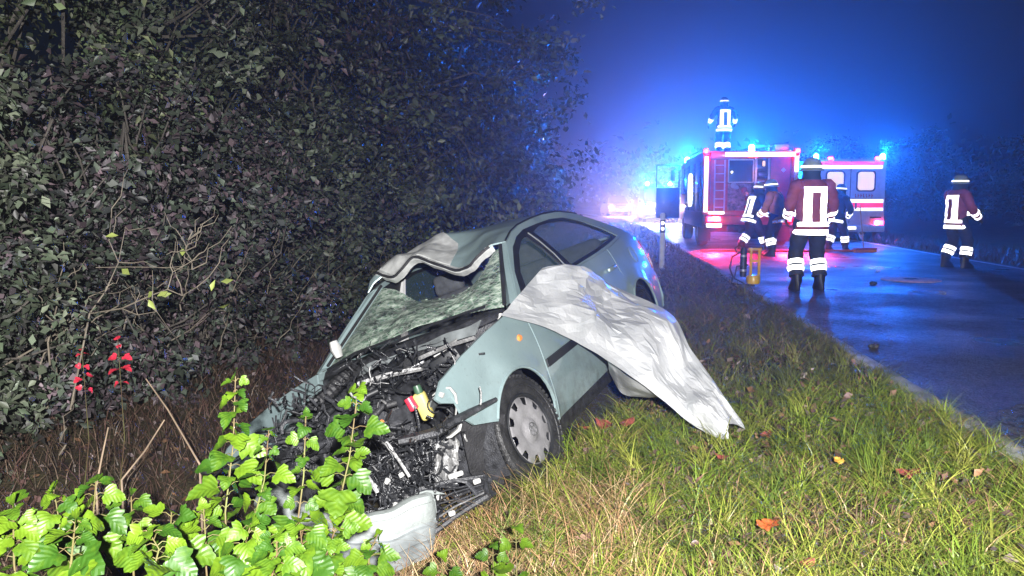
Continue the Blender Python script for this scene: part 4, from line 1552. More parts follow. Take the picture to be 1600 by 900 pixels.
# ---- crushed engine bay (still car space)
def crumpled(name, outline, f3, m, amp=0.02, f=9, seed=1, res=0.035, thick=0.006, label=None, sharp=22):
    def g(a, b):
        P = f3(a, b)
        n_ = np.abs(hash_noise(np.stack([a, b], -1), f, seed, 2)) - .4
        P = P + np.stack([n_ * amp * 0.4, n_ * amp * 0.3, n_ * amp], -1)
        return P
    return sheet(name, outline, g, m, car, res, thick=thick, sharp=sharp, label=label)


def plane3(o, u, v):
    o, u, v = np.array(o, float), np.array(u, float), np.array(v, float)
    return lambda a, b: o + np.asarray(a)[:, None] * u + np.asarray(b)[:, None] * v


# remains of the bonnet folded against the scuttle, left of picture
m_grey = mat('grey_primer_metal', (0.20, 0.22, 0.225), 0.45, 0.3, var=0.4, scale=9)
crumpled('bonnet_remnant', [(0, 0), (0.85, 0.02), (0.80, 0.16), (0.45, 0.12), (0.2, 0.24), (0, 0.18)], plane3((1.02, -0.70, 0.88), (0.9, -0.02, -0.26), (0, 0.9, 0.18)), m_grey, 0.05, 8, 4)
crumpled('bonnet_edge', [(0, 0), (1.1, 0), (1.05, 0.07), (0.5, 0.05), (0.05, 0.09)], plane3((1.04, 0.62, 0.955), (0.08, -1.0, -0.02), (0.5, 0, -.6)), m_grey, 0.03, 8, 6)
crumpled('inner_wing', [(0, 0), (1.0, 0), (1.0, 0.18), (0.6, 0.22), (0, 0.22)], plane3((1.0, 0.62, 0.90), (0.9, 0.05, -0.16), (0.02, -0.5, -0.5)), m_grey, 0.03, 9, 8)
crumpled('slam_panel', [(0, 0), (1.2, 0), (1.2, .10), (.7, .13), (.3, .08), (0, .12)], plane3((1.95, -0.66, 0.62), (0.02, 1, 0.05), (-0.3, 0, 0.8)), m_plas, 0.05, 9, 9)
# white-edged headlamp opening of the wing
bm = BM()
hp = [CAR_I @ at(*q_) for q_ in ((676, 618, 4.20), (690, 606, 4.18), (703, 606, 4.18), (711, 616, 4.18), (714, 632, 4.19), (712, 648, 4.20))]
tube(bm, hp, [0.006, 0.010, 0.012, 0.014, 0.013, 0.008], 6, flat=.6)
obj('lamp_opening', bm, m_white, car, sharp=50)


bm = BM()
bx(bm, (1.42, -0.05, 0.56), (0.60, 0.52, 0.42), (0.1, 0.05, 0.1), 0.05)
for k in range(10):
    bx(bm, (1.15 + 0.06 * k, -0.05, 0.80 - 0.01 * k), (0.028, 0.42, 0.05), (0.1, 0.1, 0), 0.008)
obj('engine_block', bm, m_plas, car)
bm = BM()
bx(bm, (1.40, -0.02, 0.80), (0.50, 0.36, 0.07), (0.06, 0.16, 0.12), 0.03, 3)
obj('engine_cover', bm, m_trim, car)
bm = BM()
bx(bm, (1.12, 0.38, 0.78), (0.28, 0.20, 0.20), (0.2, 0.1, 0.3), 0.02)
bat = obj('battery', bm, m_trim, car)
bm = BM()
bx(bm, (1.12, 0.38, 0.893), (0.22, 0.15, 0.012), (0.2, 0.1, 0.3), 0.004)
obj('battery_label', bm, m_white, bat)
bm = BM()
bx(bm, (1.22, 0.10, 0.86), (0.22, 0.30, 0.02), (0.15, 0.2, 0.4), 0.006)
obj('heat_shield', bm, m_steel, car)
# radiator pushed back, leaning; fins
bm = BM()
bx(bm, (1.78, -0.12, 0.50), (0.05, 0.95, 0.40), (0, -0.45, 0.12), 0.01)
rad_ = obj('radiator', bm, m_plas, car)
bm = BM()
for k in range(24):
    bx(bm, (1.815, -0.12 + 0.036 * (k - 12), 0.505), (0.03, 0.006, 0.36), (0, -0.45, 0.12), 0)
obj('radiator_fins', bm, m_steel, rad_)

# washer bottle, red cap, hose loop beside the lamp opening
def carp(px, py, d):
    return CAR_I @ at(px, py, d)
q = carp(662, 634, 4.25)
bm = BM()
bx(bm, q, (0.060, 0.066, 0.150), (0.0, 0.12, 0.25), 0.018, 3)
bot = obj('washer_bottle', bm, m_yellowp, car)
bm = BM()
lathe(bm, [(0, 0.03), (0.020, 0.028), (0.023, 0.0), (0.02, -0.02), (0, -0.02)], 14, Matrix.Translation(q + Vector((0.01, 0.01, 0.085))))
obj('filler_cap', bm, mat('dark_green_cap', (0.03, 0.07, 0.04), 0.4), bot)
bm = BM()
lathe(bm, [(0, 0.035), (0.024, 0.034), (0.026, -0.03), (0.02, -0.035), (0, -0.035)], 14, Matrix.Translation(carp(643, 631, 4.22)) @ Matrix.Rotation(.2, 4, 'X'))
obj('reservoir_cap', bm, m_redp, car)
bm = BM()
c = carp(678, 634, 4.12)
tube(bm, [c + Vector((0.0, 0.035 * cos(a), 0.035 * sin(a))) for a in np.linspace(0.4, 5.2, 14)], 0.0035, 6)
obj('loose_hose', bm, m_rub, car)

# bumper beam end torn forward: the thick dark bar under the wing
bm = BM()
pts = [carp(775, 624, 4.32), carp(735, 644, 4.22), carp(705, 660, 4.12), carp(680, 676, 4.05), carp(650, 684, 4.0), carp(622, 690, 3.98)]
tube(bm, pts, [0.018, 0.030, 0.036, 0.038, 0.036, 0.030], 7, flat=.7)
obj('bumper_bracket', bm, m_plas, car, sharp=40)
# lens fragment and white bracket hanging under the wing
bm = BM()
tube(bm, [carp(752, 630, 4.30), carp(740, 645, 4.26), carp(726, 655, 4.22)], [0.012, 0.030, 0.018], 6, flat=.5)
obj('indicator_fragment', bm, m_lens, car)
bm = BM()
tube(bm, [carp(722, 656, 4.15), carp(716, 672, 4.12), carp(704, 682, 4.1), carp(698, 684, 4.1)], [0.008, 0.026, 0.022, 0.008], 6, flat=.4)
obj('lamp_bracket', bm, m_white, car)
# silvery crumpled crash box
crumpled('crash_box', [(0, 0), (1, 0.0), (0.9, 1.0), (0.12, 1.0)], lambda a, b: np.array([CAR_I @ at(676 + 42 * x, 690 + 66 * y, 4.10 - 0.04 * sin(9 * x)) for x, y in zip(a, b)]).reshape(-1, 3), m_alu, 0.035, 7, 5, res=0.09)
# splash guard in front of the wheel
crumpled('splash_guard', [(0, 0), (1, -0.05), (1.0, 1.0), (0.55, 1.05), (0.25, 0.8)], lambda a, b: np.array([CAR_I @ at(716 + 72 * x, 650 + 108 * y, 4.28 + 0.16 * x) for x, y in zip(a, b)]).reshape(-1, 3), m_rub, 0.03, 4, 11, res=0.08)

# recognisable lumps: ribbed intake hose, alternator, fan in its shroud, coolant pipe
bm = BM()
pts = spline([(1.05, -0.35, 0.92), (1.25, -0.30, 0.93), (1.45, -0.38, 0.86), (1.62, -0.50, 0.80)], 40)
tube(bm, [Vector(q) for q in pts], [0.042 + 0.007 * (k % 2) for k in range(40)], 12)
obj('intake_hose', bm, m_rub, car, sharp=25)
bm = BM()
M = Matrix.Translation((1.72, 0.22, 0.66)) @ Matrix.Rotation(1.3, 4, 'Y') @ Matrix.Rotation(.5, 4, 'X')
lathe(bm, [(0, -.07), (.05, -.07), (.068, -.05), (.068, .05), (.05, .07), (.03, .075), (.03, .10), (0, .10)], 18, M)
for k in range(9):
    t = BM(); bx(t, (0.07, 0, 0), (0.012, 0.006, 0.10)); bmesh.ops.transform(t, matrix=M @ Matrix.Rotation(k * .7, 4, 'Z'), verts=t.verts); _merge(bm, t)
obj('alternator', bm, m_alu, car)
bm = BM()
M = Matrix.Translation((1.86, -0.10, 0.50)) @ Matrix.Rotation(1.2, 4, 'Y')
lathe(bm, [(0.17, -.02), (.185, -.02), (.185, .02), (.17, .02)], 28, M, close=True)
lathe(bm, [(0, .03), (.045, .02), (.05, -.02), (0, -.02)], 16, M)
fan = obj('fan_shroud', bm, m_plas, car)
for k in range(6):
    bm = BM(); bx(bm, (0.105, 0, 0), (0.12, 0.055, 0.006), (.5, 0, 0), 0.002); bmesh.ops.transform(bm, matrix=M @ Matrix.Rotation(k * pi / 3, 4, 'Z'), verts=bm.verts)
    obj('blade', bm, m_plas, fan)
bm = BM()
tube(bm, [Vector(q) for q in spline([(1.2, 0.1, 0.93), (1.45, 0.15, 0.90), (1.65, 0.05, 0.82), (1.80, -0.25, 0.74)], 20)], 0.026, 10)
obj('coolant_pipe', bm, m_trim, car, sharp=60)

# torn wiring and hoses: individually shaped, dark and shiny
def lump(lo, hi):
    return Vector([random.uniform(a, b) for a, b in zip(lo, hi)])
random.seed(23)
LO, HI = (1.02, -0.62, 0.42), (2.15, 0.55, 0.86)
for k in range(26):
    bm = BM()
    a = lump(LO, HI)
    pts = [a]
    d = Vector((random.gauss(0, 1), random.gauss(0, 1), random.gauss(0, .5))).normalized()
    for s in range(6):
        d = (d + Vector((random.gauss(0, .5), random.gauss(0, .5), random.gauss(0, .4)))).normalized()
        pts.append(pts[-1] + d * random.uniform(0.05, 0.11))
    for q in pts:
        q.z = min(q.z, 0.93 - 0.12 * max(0, q.x - 1.0))
    r = random.choice([0.006, 0.008, 0.012, 0.018, 0.024])
    tube(bm, pts, r, 7)
    obj('hose' if r > 0.01 else 'cable', bm, random.choice([m_rub, m_plas, m_trim, m_rub]), car, sharp=60)
for k in range(16):
    bm = BM()
    q = lump((1.0, -0.65, 0.55), (2.15, 0.55, 0.84))
    q.z -= 0.12 * max(0, q.x - 1.3)
    s = [random.uniform(0.03, 0.16) for _ in range(3)]
    s[random.randrange(3)] *= 0.2
    bx(bm, q, s, [random.uniform(-.9, .9) for _ in range(3)], 0.006)
    if random.random() < .5:
        bx(bm, q + Vector((0.03, 0.02, 0.02)), [v * .6 for v in s], [random.uniform(-.9, .9) for _ in range(3)], 0.004)
    obj(random.choice(['bracket', 'housing', 'connector']), bm, random.choices([m_plas, m_trim, m_steel, m_white, m_alu], [5, 4, 1, .5, 1])[0], car)
for (px, py, d, m_, nm) in ((596, 661, 4.05, m_orange, 'wiring_plug'), (640, 780, 3.95, m_white, 'clip'), (627, 742, 3.95, m_white, 'clip'), (605, 752, 3.95, m_white, 'clip'), (618, 790, 3.9, m_white, 'clip'), (585, 760, 3.95, m_white, 'clip'), (690, 617, 4.1, m_white, 'clip')):
    bm = BM()
    lathe(bm, [(0, 0.012), (0.012, 0.01), (0.014, -0.01), (0, -0.012)], 10, Matrix.Translation(carp(px, py, d)) @ Matrix.Rotation(random.uniform(0, 3), 4, 'X'))
    obj(nm, bm, m_, car)
# pale steel links lying across the wreckage
for a, b, r in (((610, 700, 4.0), (640, 745, 3.95), 0.008), ((612, 703, 4.0), (600, 690, 4.02), 0.012), ((575, 745, 3.95), (590, 770, 3.92), 0.01), ((655, 560, 4.6), (740, 528, 4.9), 0.012), ((560, 600, 4.75), (660, 575, 4.7), 0.016)):
    bm = BM()
    A, B_ = carp(*a), carp(*b)
    tube(bm, [A, A.lerp(B_, .5) + Vector((0, 0, .01)), B_], r, 6)
    obj('steel_link', bm, m_alu, car)

# tangle filling the nose down to the ground
random.seed(31)
m_shiny = mat('wet_black_plastic', (0.020, 0.021, 0.024), 0.25, var=0.6, scale=25, bump=0.3, bscale=150)
def tangle(n, x0, x1, y0, y1, d0, d1, m_, nm, r=(0.004, 0.016)):
    bm = BM()
    for k in range(n):
        a = at(random.uniform(x0, x1), random.uniform(y0, y1), random.uniform(d0, d1))
        pts = [a]
        d = Vector((random.gauss(0, 1), random.gauss(0, .6), random.gauss(0, 1))).normalized()
        for s in range(random.randint(2, 5)):
            d = (d + Vector([random.gauss(0, .45) for _ in range(3)])).normalized()
            pts.append(pts[-1] + d * random.uniform(0.015, 0.05))
        tube(bm, [CAR_I @ q for q in pts], random.uniform(*r), 6, flat=random.choice([1, 1, .3, .5]))
    tag(obj(nm, bm, m_, car, sharp=60), kind='stuff')
tangle(420, 540, 695, 672, 800, 3.95, 4.25, m_shiny, 'torn_plastic', (0.002, 0.008))
tangle(220, 420, 610, 610, 760, 4.2, 4.7, m_plas, 'torn_plastic', (0.003, 0.012))
tangle(110, 540, 740, 545, 640, 4.45, 4.8, m_shiny, 'torn_plastic', (0.002, 0.008))
tangle(26, 540, 760, 545, 800, 3.98, 4.5, m_alu, 'bright_shards', (0.002, 0.006))
bm = BM()
for k in range(26):
    q = carp(random.uniform(440, 680), random.uniform(640, 790), random.uniform(4.1, 4.6))
    s = [random.uniform(0.03, 0.13) for _ in range(3)]
    s[random.randrange(3)] *= 0.15
    bx(bm, q, s, [random.uniform(-1, 1) for _ in range(3)], 0.006)
tag(obj('broken_panels', bm, m_plas, car), kind='stuff')

# ---- front bumper hanging down, bright top, ribbed lower half
m_bump = mat('silver_bumper', (0.19, 0.21, 0.205), 0.6, 0.0, var=0.25, scale=7, bump=0.2, bscale=60)
bp_px = [(668, 786, 3.86), (630, 800, 3.80), (590, 812, 3.77), (545, 818, 3.76), (490, 806, 3.80), (440, 786, 3.88), (405, 762, 4.0)]
prof = [(0.075, 0.018), (0.02, 0.034), (-0.004, 0.028), (-0.014, 0.010), (-0.016, 0.004), (-0.012, 0.000), (-0.020, -0.012), (-0.026, -0.060), (-0.026, -0.075)]
prof2 = [(-0.012, -0.078), (-0.014, -0.090), (-0.026, -0.096), (-0.028, -0.15), (-0.010, -0.16), (-0.008, -0.172), (-0.02, -0.18), (-0.01, -0.235)]
def bumper_part(name, prof, m_):
    C_ = spline([np.array(at(*q)) for q in bp_px], 40)
    rows = []
    for k in range(40):
        tdir = Vector(C_[min(k + 1, 39)] - C_[max(k - 1, 0)]).normalized()
        out = Vector((0, 0, 1)).cross(tdir)
        if out.y > 0: out = -out
        out.z = 0; out.normalize()
        t_ = k / 39
        wrinkle = 0.008 * sin(11 * t_) + 0.005 * sin(29 * t_ + 1)
        rows.append([CAR_I @ (Vector(C_[k]) - out * dy + Vector((0, 0, dz * (1 + .15 * sin(7 * t_)) + wrinkle)) + tdir * (0.012 * sin(9 * dz * 20) if k in (0, 39) else 0)) for dy, dz in prof])
    bm = BM()
    loft(bm, rows, cap=False, closed=False)
    fs0 = bm.faces[:]
    return obj(name, bm, m_, car, sharp=40)
bp_px = [(674, 778, 3.93)] + bp_px
bumper_part('front_bumper', prof, m_bump)
bumper_part('bumper_skirt', prof2, m_grey)

# ---- wheels
def wheel(x, sgn, steer=0.0, camber=0.0, z=0.315):
    wq = bpy.data.objects.new('wheel', None)
    W = Matrix.Translation((x, sgn * 0.745, z)) @ Matrix.Rotation(steer, 4, 'Z') @ Matrix.Rotation(camber, 4, 'X')
    if sgn < 0: W = W @ Matrix.Rotation(pi, 4, 'Z')
    O = W @ Matrix.Rotation(-pi / 2, 4, 'X')     # local z -> outward (+y)
    bm = BM()
    prof = [(0.205, -0.085), (0.255, -0.098), (0.290, -0.097), (0.306, -0.085), (0.3135, -0.05), (0.315, -0.03), (0.308, -0.028), (0.308, -0.018), (0.315, -0.016), (0.315, 0.016), (0.308, 0.018), (0.308, 0.028), (0.315, 0.03), (0.3135, 0.05), (0.306, 0.085), (0.290, 0.097), (0.262, 0.100), (0.258, 0.096), (0.235, 0.098), (0.205, 0.085)]
    lathe(bm, prof, 56, O, close=True)
    for k in range(56):      # shoulder tread blocks
        for zz in (0.072, -0.072):
            M = O @ Matrix.Rotation(2 * pi * k / 56, 4, 'Z') @ Matrix.Translation((0.309, 0, zz)) @ Matrix.Rotation(0.35 if zz > 0 else -.35, 4, 'Y')
            t = BM(); bx(t, (0, 0, 0), (0.012, 0.022, 0.038), None, 0)
            bmesh.ops.transform(t, matrix=M, verts=t.verts); _merge(bm, t)
    wh = obj('wheel', bm, m_tyre, car, sharp=30)
    # rim barrel + trim disc with openings at the edge
    bm = BM()
    lathe(bm, [(0.207, 0.084), (0.212, 0.094), (0.205, 0.099), (0.196, 0.094), (0.190, 0.076), (0.185, -0.06), (0.10, -0.06)], 40, O)
    obj('rim', bm, m_trim, wh)
    nh = 10
    def trim_f(a, b):
        r_ = np.hypot(a, b)
        zz = 0.088 + 0.010 * np.cos(np.clip(r_ / 0.2, 0, 1) * pi / 2) - 0.012 * np.exp(-((r_ - 0.072) / 0.018) ** 2) + 0.010 * np.exp(-((r_ - 0.045) / 0.02) ** 2) - 0.02 * np.clip((r_ - 0.18) / 0.02, 0, 1) ** 2
        return np.stack([a, b, zz], -1)
    outl = [(0.202 * cos(t), 0.202 * sin(t)) for t in np.linspace(0, 2 * pi, 60, endpoint=False)]
    holes = []
    for k in range(nh):
        c = 2 * pi * k / nh
        pol = [(0.187, -0.16), (0.187, 0.16), (0.148, 0.14), (0.139, 0.0), (0.148, -0.14)]
        holes.append([(r * cos(c + t), r * sin(c + t)) for r, t in pol])
    tr = sheet('wheel_trim', outl, trim_f, m_cap, wh, 0.02, holes=holes, thick=0.008, thick_dir=(0, 0, -1), sharp=50)
    tr.data.transform(O)
    # centre emblem: ring with the maker's W under a V
    bm = BM()
    lathe(bm, [(0.040, 0.104), (0.040, 0.108), (0.034, 0.108), (0.034, 0.104)], 28, O, close=True)
    def bar(p0, p1, wd=0.006):
        a, b = Vector((*p0, 0)), Vector((*p1, 0))
        d = (b - a)
        M = O @ Matrix.Translation(((a + b) / 2) + Vector((0, 0, 0.106))) @ Matrix.Rotation(math.atan2(d.y, d.x), 4, 'Z')
        t = BM(); bx(t, (0, 0, 0), (d.length, wd, 0.005)); bmesh.ops.transform(t, matrix=M, verts=t.verts); _merge(bm, t)
    s = 0.033
    for p0, p1 in (((-.45, .9), (0, .12)), ((0, .12), (.45, .9)), ((-.92, .35), (-.40, -.85)), ((-.40, -.85), (0, -.05)), ((0, -.05), (.40, -.85)), ((.40, -.85), (.92, .35))):
        bar((p0[0] * s, p0[1] * s), (p1[0] * s, p1[1] * s))
    obj('emblem', bm, m_steel, wh)
    return wh

wheel(1.35, 1, RAD(-7), RAD(3))
wheel(-1.35, 1)
wheel(1.35, -1, RAD(-7))
wheel(-1.35, -1)
# right door mirror nub (white at the screen corner) and left mirror stump
for px, py, d in ((525, 545, 5.6), (779, 492, 5.35), (782, 497, 5.3)):
    bm = BM()
    q = carp(px, py, d)
    lathe(bm, [(0, 0.05), (0.03, 0.045), (0.045, 0.0), (0.03, -0.05), (0, -0.055)], 12, Matrix.Translation(q) @ Matrix.Diagonal((.6 if px > 600 else 1, .6 if px > 600 else .8, .35 if px > 600 else 1.2, 1)))
    obj('mirror_stump', bm, m_white, car)

# ---- broken grille lying in front of the wheel: a thing of its own
gq = at(706, 792, 3.95)
gr = empty('broken_grille', 'broken black radiator grille piece lying on the straw in front of the front wheel', 'grille', (gq.x, gq.y, gzf(gq.x, gq.y)))
GI = Matrix.Translation(-Vector(gr.location))
def gp(px, py, d): return GI @ at(px, py, d)
bm = BM()
c0, c1, c2_, c3 = gp(655, 765, 4.02), gp(757, 745, 4.1), gp(762, 775, 3.98), gp(655, 850, 3.85)
for a, b in ((c0, c1), (c1, c2_), (c2_, c3), (c3, c0)):
    tube(bm, [a, a.lerp(b, .5) + Vector((0, 0, 0.01)), b], [0.016, 0.012, 0.016], 6)
obj('grille_frame', bm, m_plas, gr)
for k in range(7):
    t_ = (k + .7) / 7.6
    bm = BM()
    a, b = c0.lerp(c3, t_), c1.lerp(c2_, t_)
    b = a.lerp(b, random.choice([1, 1, .8, .6]))
    tube(bm, [a, a.lerp(b, .5) + Vector((0, 0.01, 0.012)), b], 0.009, 5, flat=.5)
    obj('slat', bm, m_plas if k != 5 else m_steel, gr)
bm = BM()
for k in range(26):
    t_, u_ = random.random(), random.random()
    q = c0.lerp(c3, t_).lerp(c1.lerp(c2_, t_), u_) + Vector((0, random.uniform(0, .05), random.uniform(-.05, .02)))
    bx(bm, q, [random.uniform(.02, .10), random.uniform(.02, .08), 0.012], [random.uniform(-.8, .8) for _ in range(3)], 0.003)
obj('torn_plastic', bm, m_plas, gr)
for px, py, d, sc_ in ((712, 742, 4.0, 1.4), (745, 752, 4.0, .7), (706, 802, 3.85, .6), (686, 777, 3.9, .5)):
    bm = BM()
    q = gp(px, py, d)
    bx(bm, q, (0.055 * sc_, 0.02, 0.022), (.2, -.2, .4), 0.006)
    obj('shard', bm, m_white, gr)
# ================================================================== SILVER SHEET draped from the car's flank to the grass
m_foil = mat('crinkled_silver_sheet', (0.60, 0.62, 0.64), 0.33, 0.40, var=0.12, scale=5, bump=0.18, bscale=45, c2=(0.76, 0.77, 0.78))


def flank_depth(px, py, out=0.03):
    """ground distance at which the pixel's ray meets the car's flank"""
    o = CAR_I @ Vector((0, 0, CAM_H)); d = CAR_R.transposed() @ ray(px, py)
    t = 3.0
    for _ in range(400):
        q = o + d * t
        if abs(q.y) < float(side_y(np.array([q.x]), np.array([q.z]))[0]) + out: break
        t += 0.012
    return (d.length and ray(px, py).y) * t


def ground_clip(q, h=0.03):
    z = gzf(q[0], q[1])
    return np.array([q[0], q[1], max(q[2], z + h)])


top = [(848, 418), (905, 424), (962, 448), (1046, 489), (1080, 545), (1122, 606), (1155, 652)]
bot = [(783, 492), (848, 510), (905, 538), (965, 572), (1030, 622), (1088, 668), (1140, 694)]
dt = [flank_depth(*top[0], .02), flank_depth(*top[1], .03), flank_depth(*top[2], .04), 6.15, 5.75, 5.35, 5.08]
db = [flank_depth(*bot[0], .03), flank_depth(*bot[1], .04), flank_depth(*bot[2], .06), 5.38, 5.24, 5.08, 4.98]
Ct = [np.array(at(*q, d)) for q, d in zip(top, dt)]
Cb = [np.array(at(*q, d)) for q, d in zip(bot, db)]
# crumpled into flat facets: irregular points over the sheet, joined by triangles
rf = np.random.default_rng(77)
NE, NW = 46, 16
bu = [(k / NE, 0.0) for k in range(NE)] + [(1.0, k / NW) for k in range(NW)] + [(1 - k / NE, 1.0) for k in range(NE)] + [(0.0, 1 - k / NW) for k in range(NW)]
gi = []
for i in range(1, 46):
    for j in range(1, 17):
        gi.append(((i + rf.uniform(-.48, .48)) / 46, (j + rf.uniform(-.48, .48)) / 17))
pts2 = bu + [q for q in gi if 0.012 < q[0] < 0.988 and 0.03 < q[1] < 0.97]
vs_, es_, fs_, *_ = delaunay_2d_cdt([Vector(q) for q in pts2], [], [], 0, 1e-7)
UVp = np.array([(q.x, q.y) for q in vs_])
ST, SB = spline(Ct, 240), spline(Cb, 240)
k_ = UVp[:, 0] * 239
T0 = np.stack([np.interp(k_, np.arange(240), ST[:, a]) for a in range(3)], -1)
B0_ = np.stack([np.interp(k_, np.arange(240), SB[:, a]) for a in range(3)], -1)
P = T0 * (1 - UVp[:, 1:]) + B0_ * UVp[:, 1:]
tu = np.stack([np.gradient(ST[:, a]) for a in range(3)], -1)
tu = np.stack([np.interp(k_, np.arange(240), tu[:, a]) for a in range(3)], -1)
nrm = np.cross(tu, B0_ - T0)
nrm /= np.linalg.norm(nrm, axis=1, keepdims=True)
if nrm.mean(0) @ np.array([0, -1, 1]) < 0: nrm = -nrm
UVm = UVp * np.array([1.9, 0.62])
H = creases(UVm, 4, (6, 11, 19, 34), (0.050, 0.070, 0.036, 0.010)) + rf.normal(0, 0.003, len(UVm))
rim = np.clip(np.minimum(UVp[:, 1], 1 - UVp[:, 1]) / 0.10, 0.15, 1)
H = H * rim + 0.06 * np.sin(UVp[:, 1] * pi)
P = P + nrm * H[:, None]
P[:, 2] = np.maximum(P[:, 2], gz(P[:, 0], P[:, 1]) + 0.03)
L_ = (P - np.array(CAR_C)) @ np.array(CAR_R)
lim = side_y(L_[:, 0], np.minimum(L_[:, 2], 1.42)) + 0.014
push = np.where((L_[:, 2] > 0.1) & (L_[:, 0] > -2.3) & (L_[:, 0] < 2.0), np.clip(lim - L_[:, 1], 0, 0.5), 0)
P = P + push[:, None] * np.array(CAR_R)[:, 1][None, :]
F = np.array([list(q) for q in fs_ if len(q) == 3])
foil = arr_mesh('foil_sheet', P, F, m_foil, sharp=7)
tag(foil, 'crinkled silver plastic sheet draped from the side of the wrecked car to the grass', 'sheet')
# the corner folded under, hanging in its own shade
A_ = spline([at(952, 566, 5.42), at(975, 585, 5.40), at(1010, 608, 5.33), at(1050, 636, 5.22)], 30)
B0 = [at(962, 600, 5.48), at(982, 634, 5.42), at(1008, 640, 5.32), at(1052, 640, 5.2)]
B_ = spline([ground_clip(q, .015) for q in B0], 30)
vv2 = np.linspace(0, 1, 16)
P = A_[:, None, :] * (1 - vv2)[None, :, None] + B_[:, None, :] * vv2[None, :, None]
UV = np.stack(np.meshgrid(np.linspace(0, .5, 30), np.linspace(0, .3, 16), indexing='ij'), -1).reshape(-1, 2)
P[..., 1] += 0.06 + 0.30 * vv2[None, :] + creases(UV, 9, (12, 25, 45), (0.05, 0.025, 0.012)).reshape(30, 16)
I = np.arange(30 * 16).reshape(30, 16)
F = np.stack([I[:-1, :-1], I[1:, :-1], I[1:, 1:], I[:-1, 1:]], -1).reshape(-1, 4)
o = arr_mesh('folded_corner', P.reshape(-1, 3), F, m_foil, parent=foil, sharp=10)
# ================================================================== ROADSIDE THINGS
m_retro = retro_mat('retro_tape', (1.0, 1.0, 0.98), 0.5, 0.30)
m_postw = mat('white_post_plastic', (0.62, 0.62, 0.60), 0.5, var=0.15)
m_black = mat('black_paint', (0.02, 0.02, 0.022), 0.45)
# marker post
pq = at(1034, 412, 16.6)
post = empty('marker_post', 'white roadside marker post with black band and two round reflectors on the verge', 'post', (pq.x, 16.6, gzf(pq.x, 16.6)), rz=RAD(-4))
def psec(z, s=1): return [(0.052 * s * cos(RAD(a)), 0.045 * s * sin(RAD(a)), z) for a in (200, 250, 290, 340, 40, 90, 140)]
bm = BM(); loft(bm, [psec(-0.1), psec(0.72)]); obj('shaft', bm, m_postw, post)
bm = BM(); loft(bm, [psec(0.72, 1.02), psec(0.97, 1.02)]); obj('black_band', bm, m_black, post)
bm = BM(); loft(bm, [psec(0.97), psec(1.08), [(0.6 * x, 0.6 * y, 1.11) for x, y, _ in psec(0)]]); obj('post_top', bm, m_postw, post)
for zz in (0.80, 0.91):
    bm = BM(); lathe(bm, [(0, 0.012), (0.024, 0.010), (0.030, 0)], 16, Matrix.Translation((0, -0.045, zz)) @ Matrix.Rotation(pi / 2, 4, 'X'))
    obj('reflector', bm, m_retro, post)

# manhole in the road
mh = empty('manhole_cover', 'round manhole cover with dark slots, its pink a painted patch of light, set in the wet road', 'manhole cover', (6.52, 13.8, 0.004))
m_cov = mat('pink_lit_concrete', (0.62, 0.36, 0.30), 0.6, var=0.3, scale=12, bump=0.3)  # pinkish reflected light put into the cover's colour
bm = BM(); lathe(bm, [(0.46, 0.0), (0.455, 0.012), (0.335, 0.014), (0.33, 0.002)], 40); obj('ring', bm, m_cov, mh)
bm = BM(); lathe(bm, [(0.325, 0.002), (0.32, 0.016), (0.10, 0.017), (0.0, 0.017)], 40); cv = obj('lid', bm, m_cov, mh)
bm = BM()
for k in range(3): bx(bm, (0, 0.05 * (k - 1), 0.02), (0.20, 0.025, 0.006), None, 0.002)
obj('slot', bm, m_black, cv)

# yellow rescue pump on the kerb
m_yel = mat('yellow_enamel', (0.70, 0.42, 0.02), 0.35, var=0.15, coat=0.3)
tq = at(1168, 446, 12.8)
tool = empty('rescue_pump', 'yellow hydraulic rescue pump with black hoses standing on the kerb', 'pump', (tq.x, 12.8, 0.03), rz=RAD(-12))
bm = BM(); bx(bm, (0.08, 0, 0.08), (0.20, 0.17, 0.13), None, 0.04, 3); lathe(bm, [(0.0, 0.02), (0.09, 0.02), (0.10, 0.08), (0.08, 0.15), (0, 0.16)], 16, Matrix.Translation((0.08, -0.04, 0))); obj('tank', bm, m_yel, tool)
bm = BM()
for p0, p1 in (((0.04, 0, .1), (0.04, 0, .56)), ((0.16, 0, .1), (0.16, 0, .54)), ((0.0, 0, .54), (0.19, 0, .54)), ((0.04, 0, .36), (0.16, 0, .36))):
    tube(bm, [p0, p1], 0.02, 8)
obj('frame', bm, m_yel, tool)
bm = BM(); lathe(bm, [(0, 0), (0.05, 0), (0.05, 0.40), (0.035, 0.44), (0, 0.45)], 14, Matrix.Translation((-0.07, 0.0, 0.12))); obj('cylinder', bm, m_trim, tool)
for zz in (0.2, 0.42):
    bm = BM(); lathe(bm, [(0.052, 0), (0.056, 0.005), (0.056, 0.03), (0.052, 0.035)], 14, Matrix.Translation((-0.07, 0, zz))); obj('band', bm, m_steel, tool)
bm = BM(); tube(bm, [(-0.07, 0, .56), (-0.14, -0.02, .60), (-0.2, -.02, .55), (-0.17, -.02, .48), (-0.08, 0, .5)], 0.012, 8); obj('handle', bm, m_trim, tool)
bm = BM(); tube(bm, [(-0.1, 0, .5), (-0.24, -.03, .42), (-.27, -.04, .25), (-.22, -.05, .12), (-.24, -.05, .02), (-.1, -.08, .0), (.1, -.1, .0)], 0.014, 8); obj('hose', bm, m_rub, tool)
bm = BM(); tube(bm, [(0.0, 0, .3), (-0.17, -.06, .28), (-.2, -.08, .1), (-.05, -.1, .02)], 0.012, 8); obj('hose', bm, m_rub, tool)

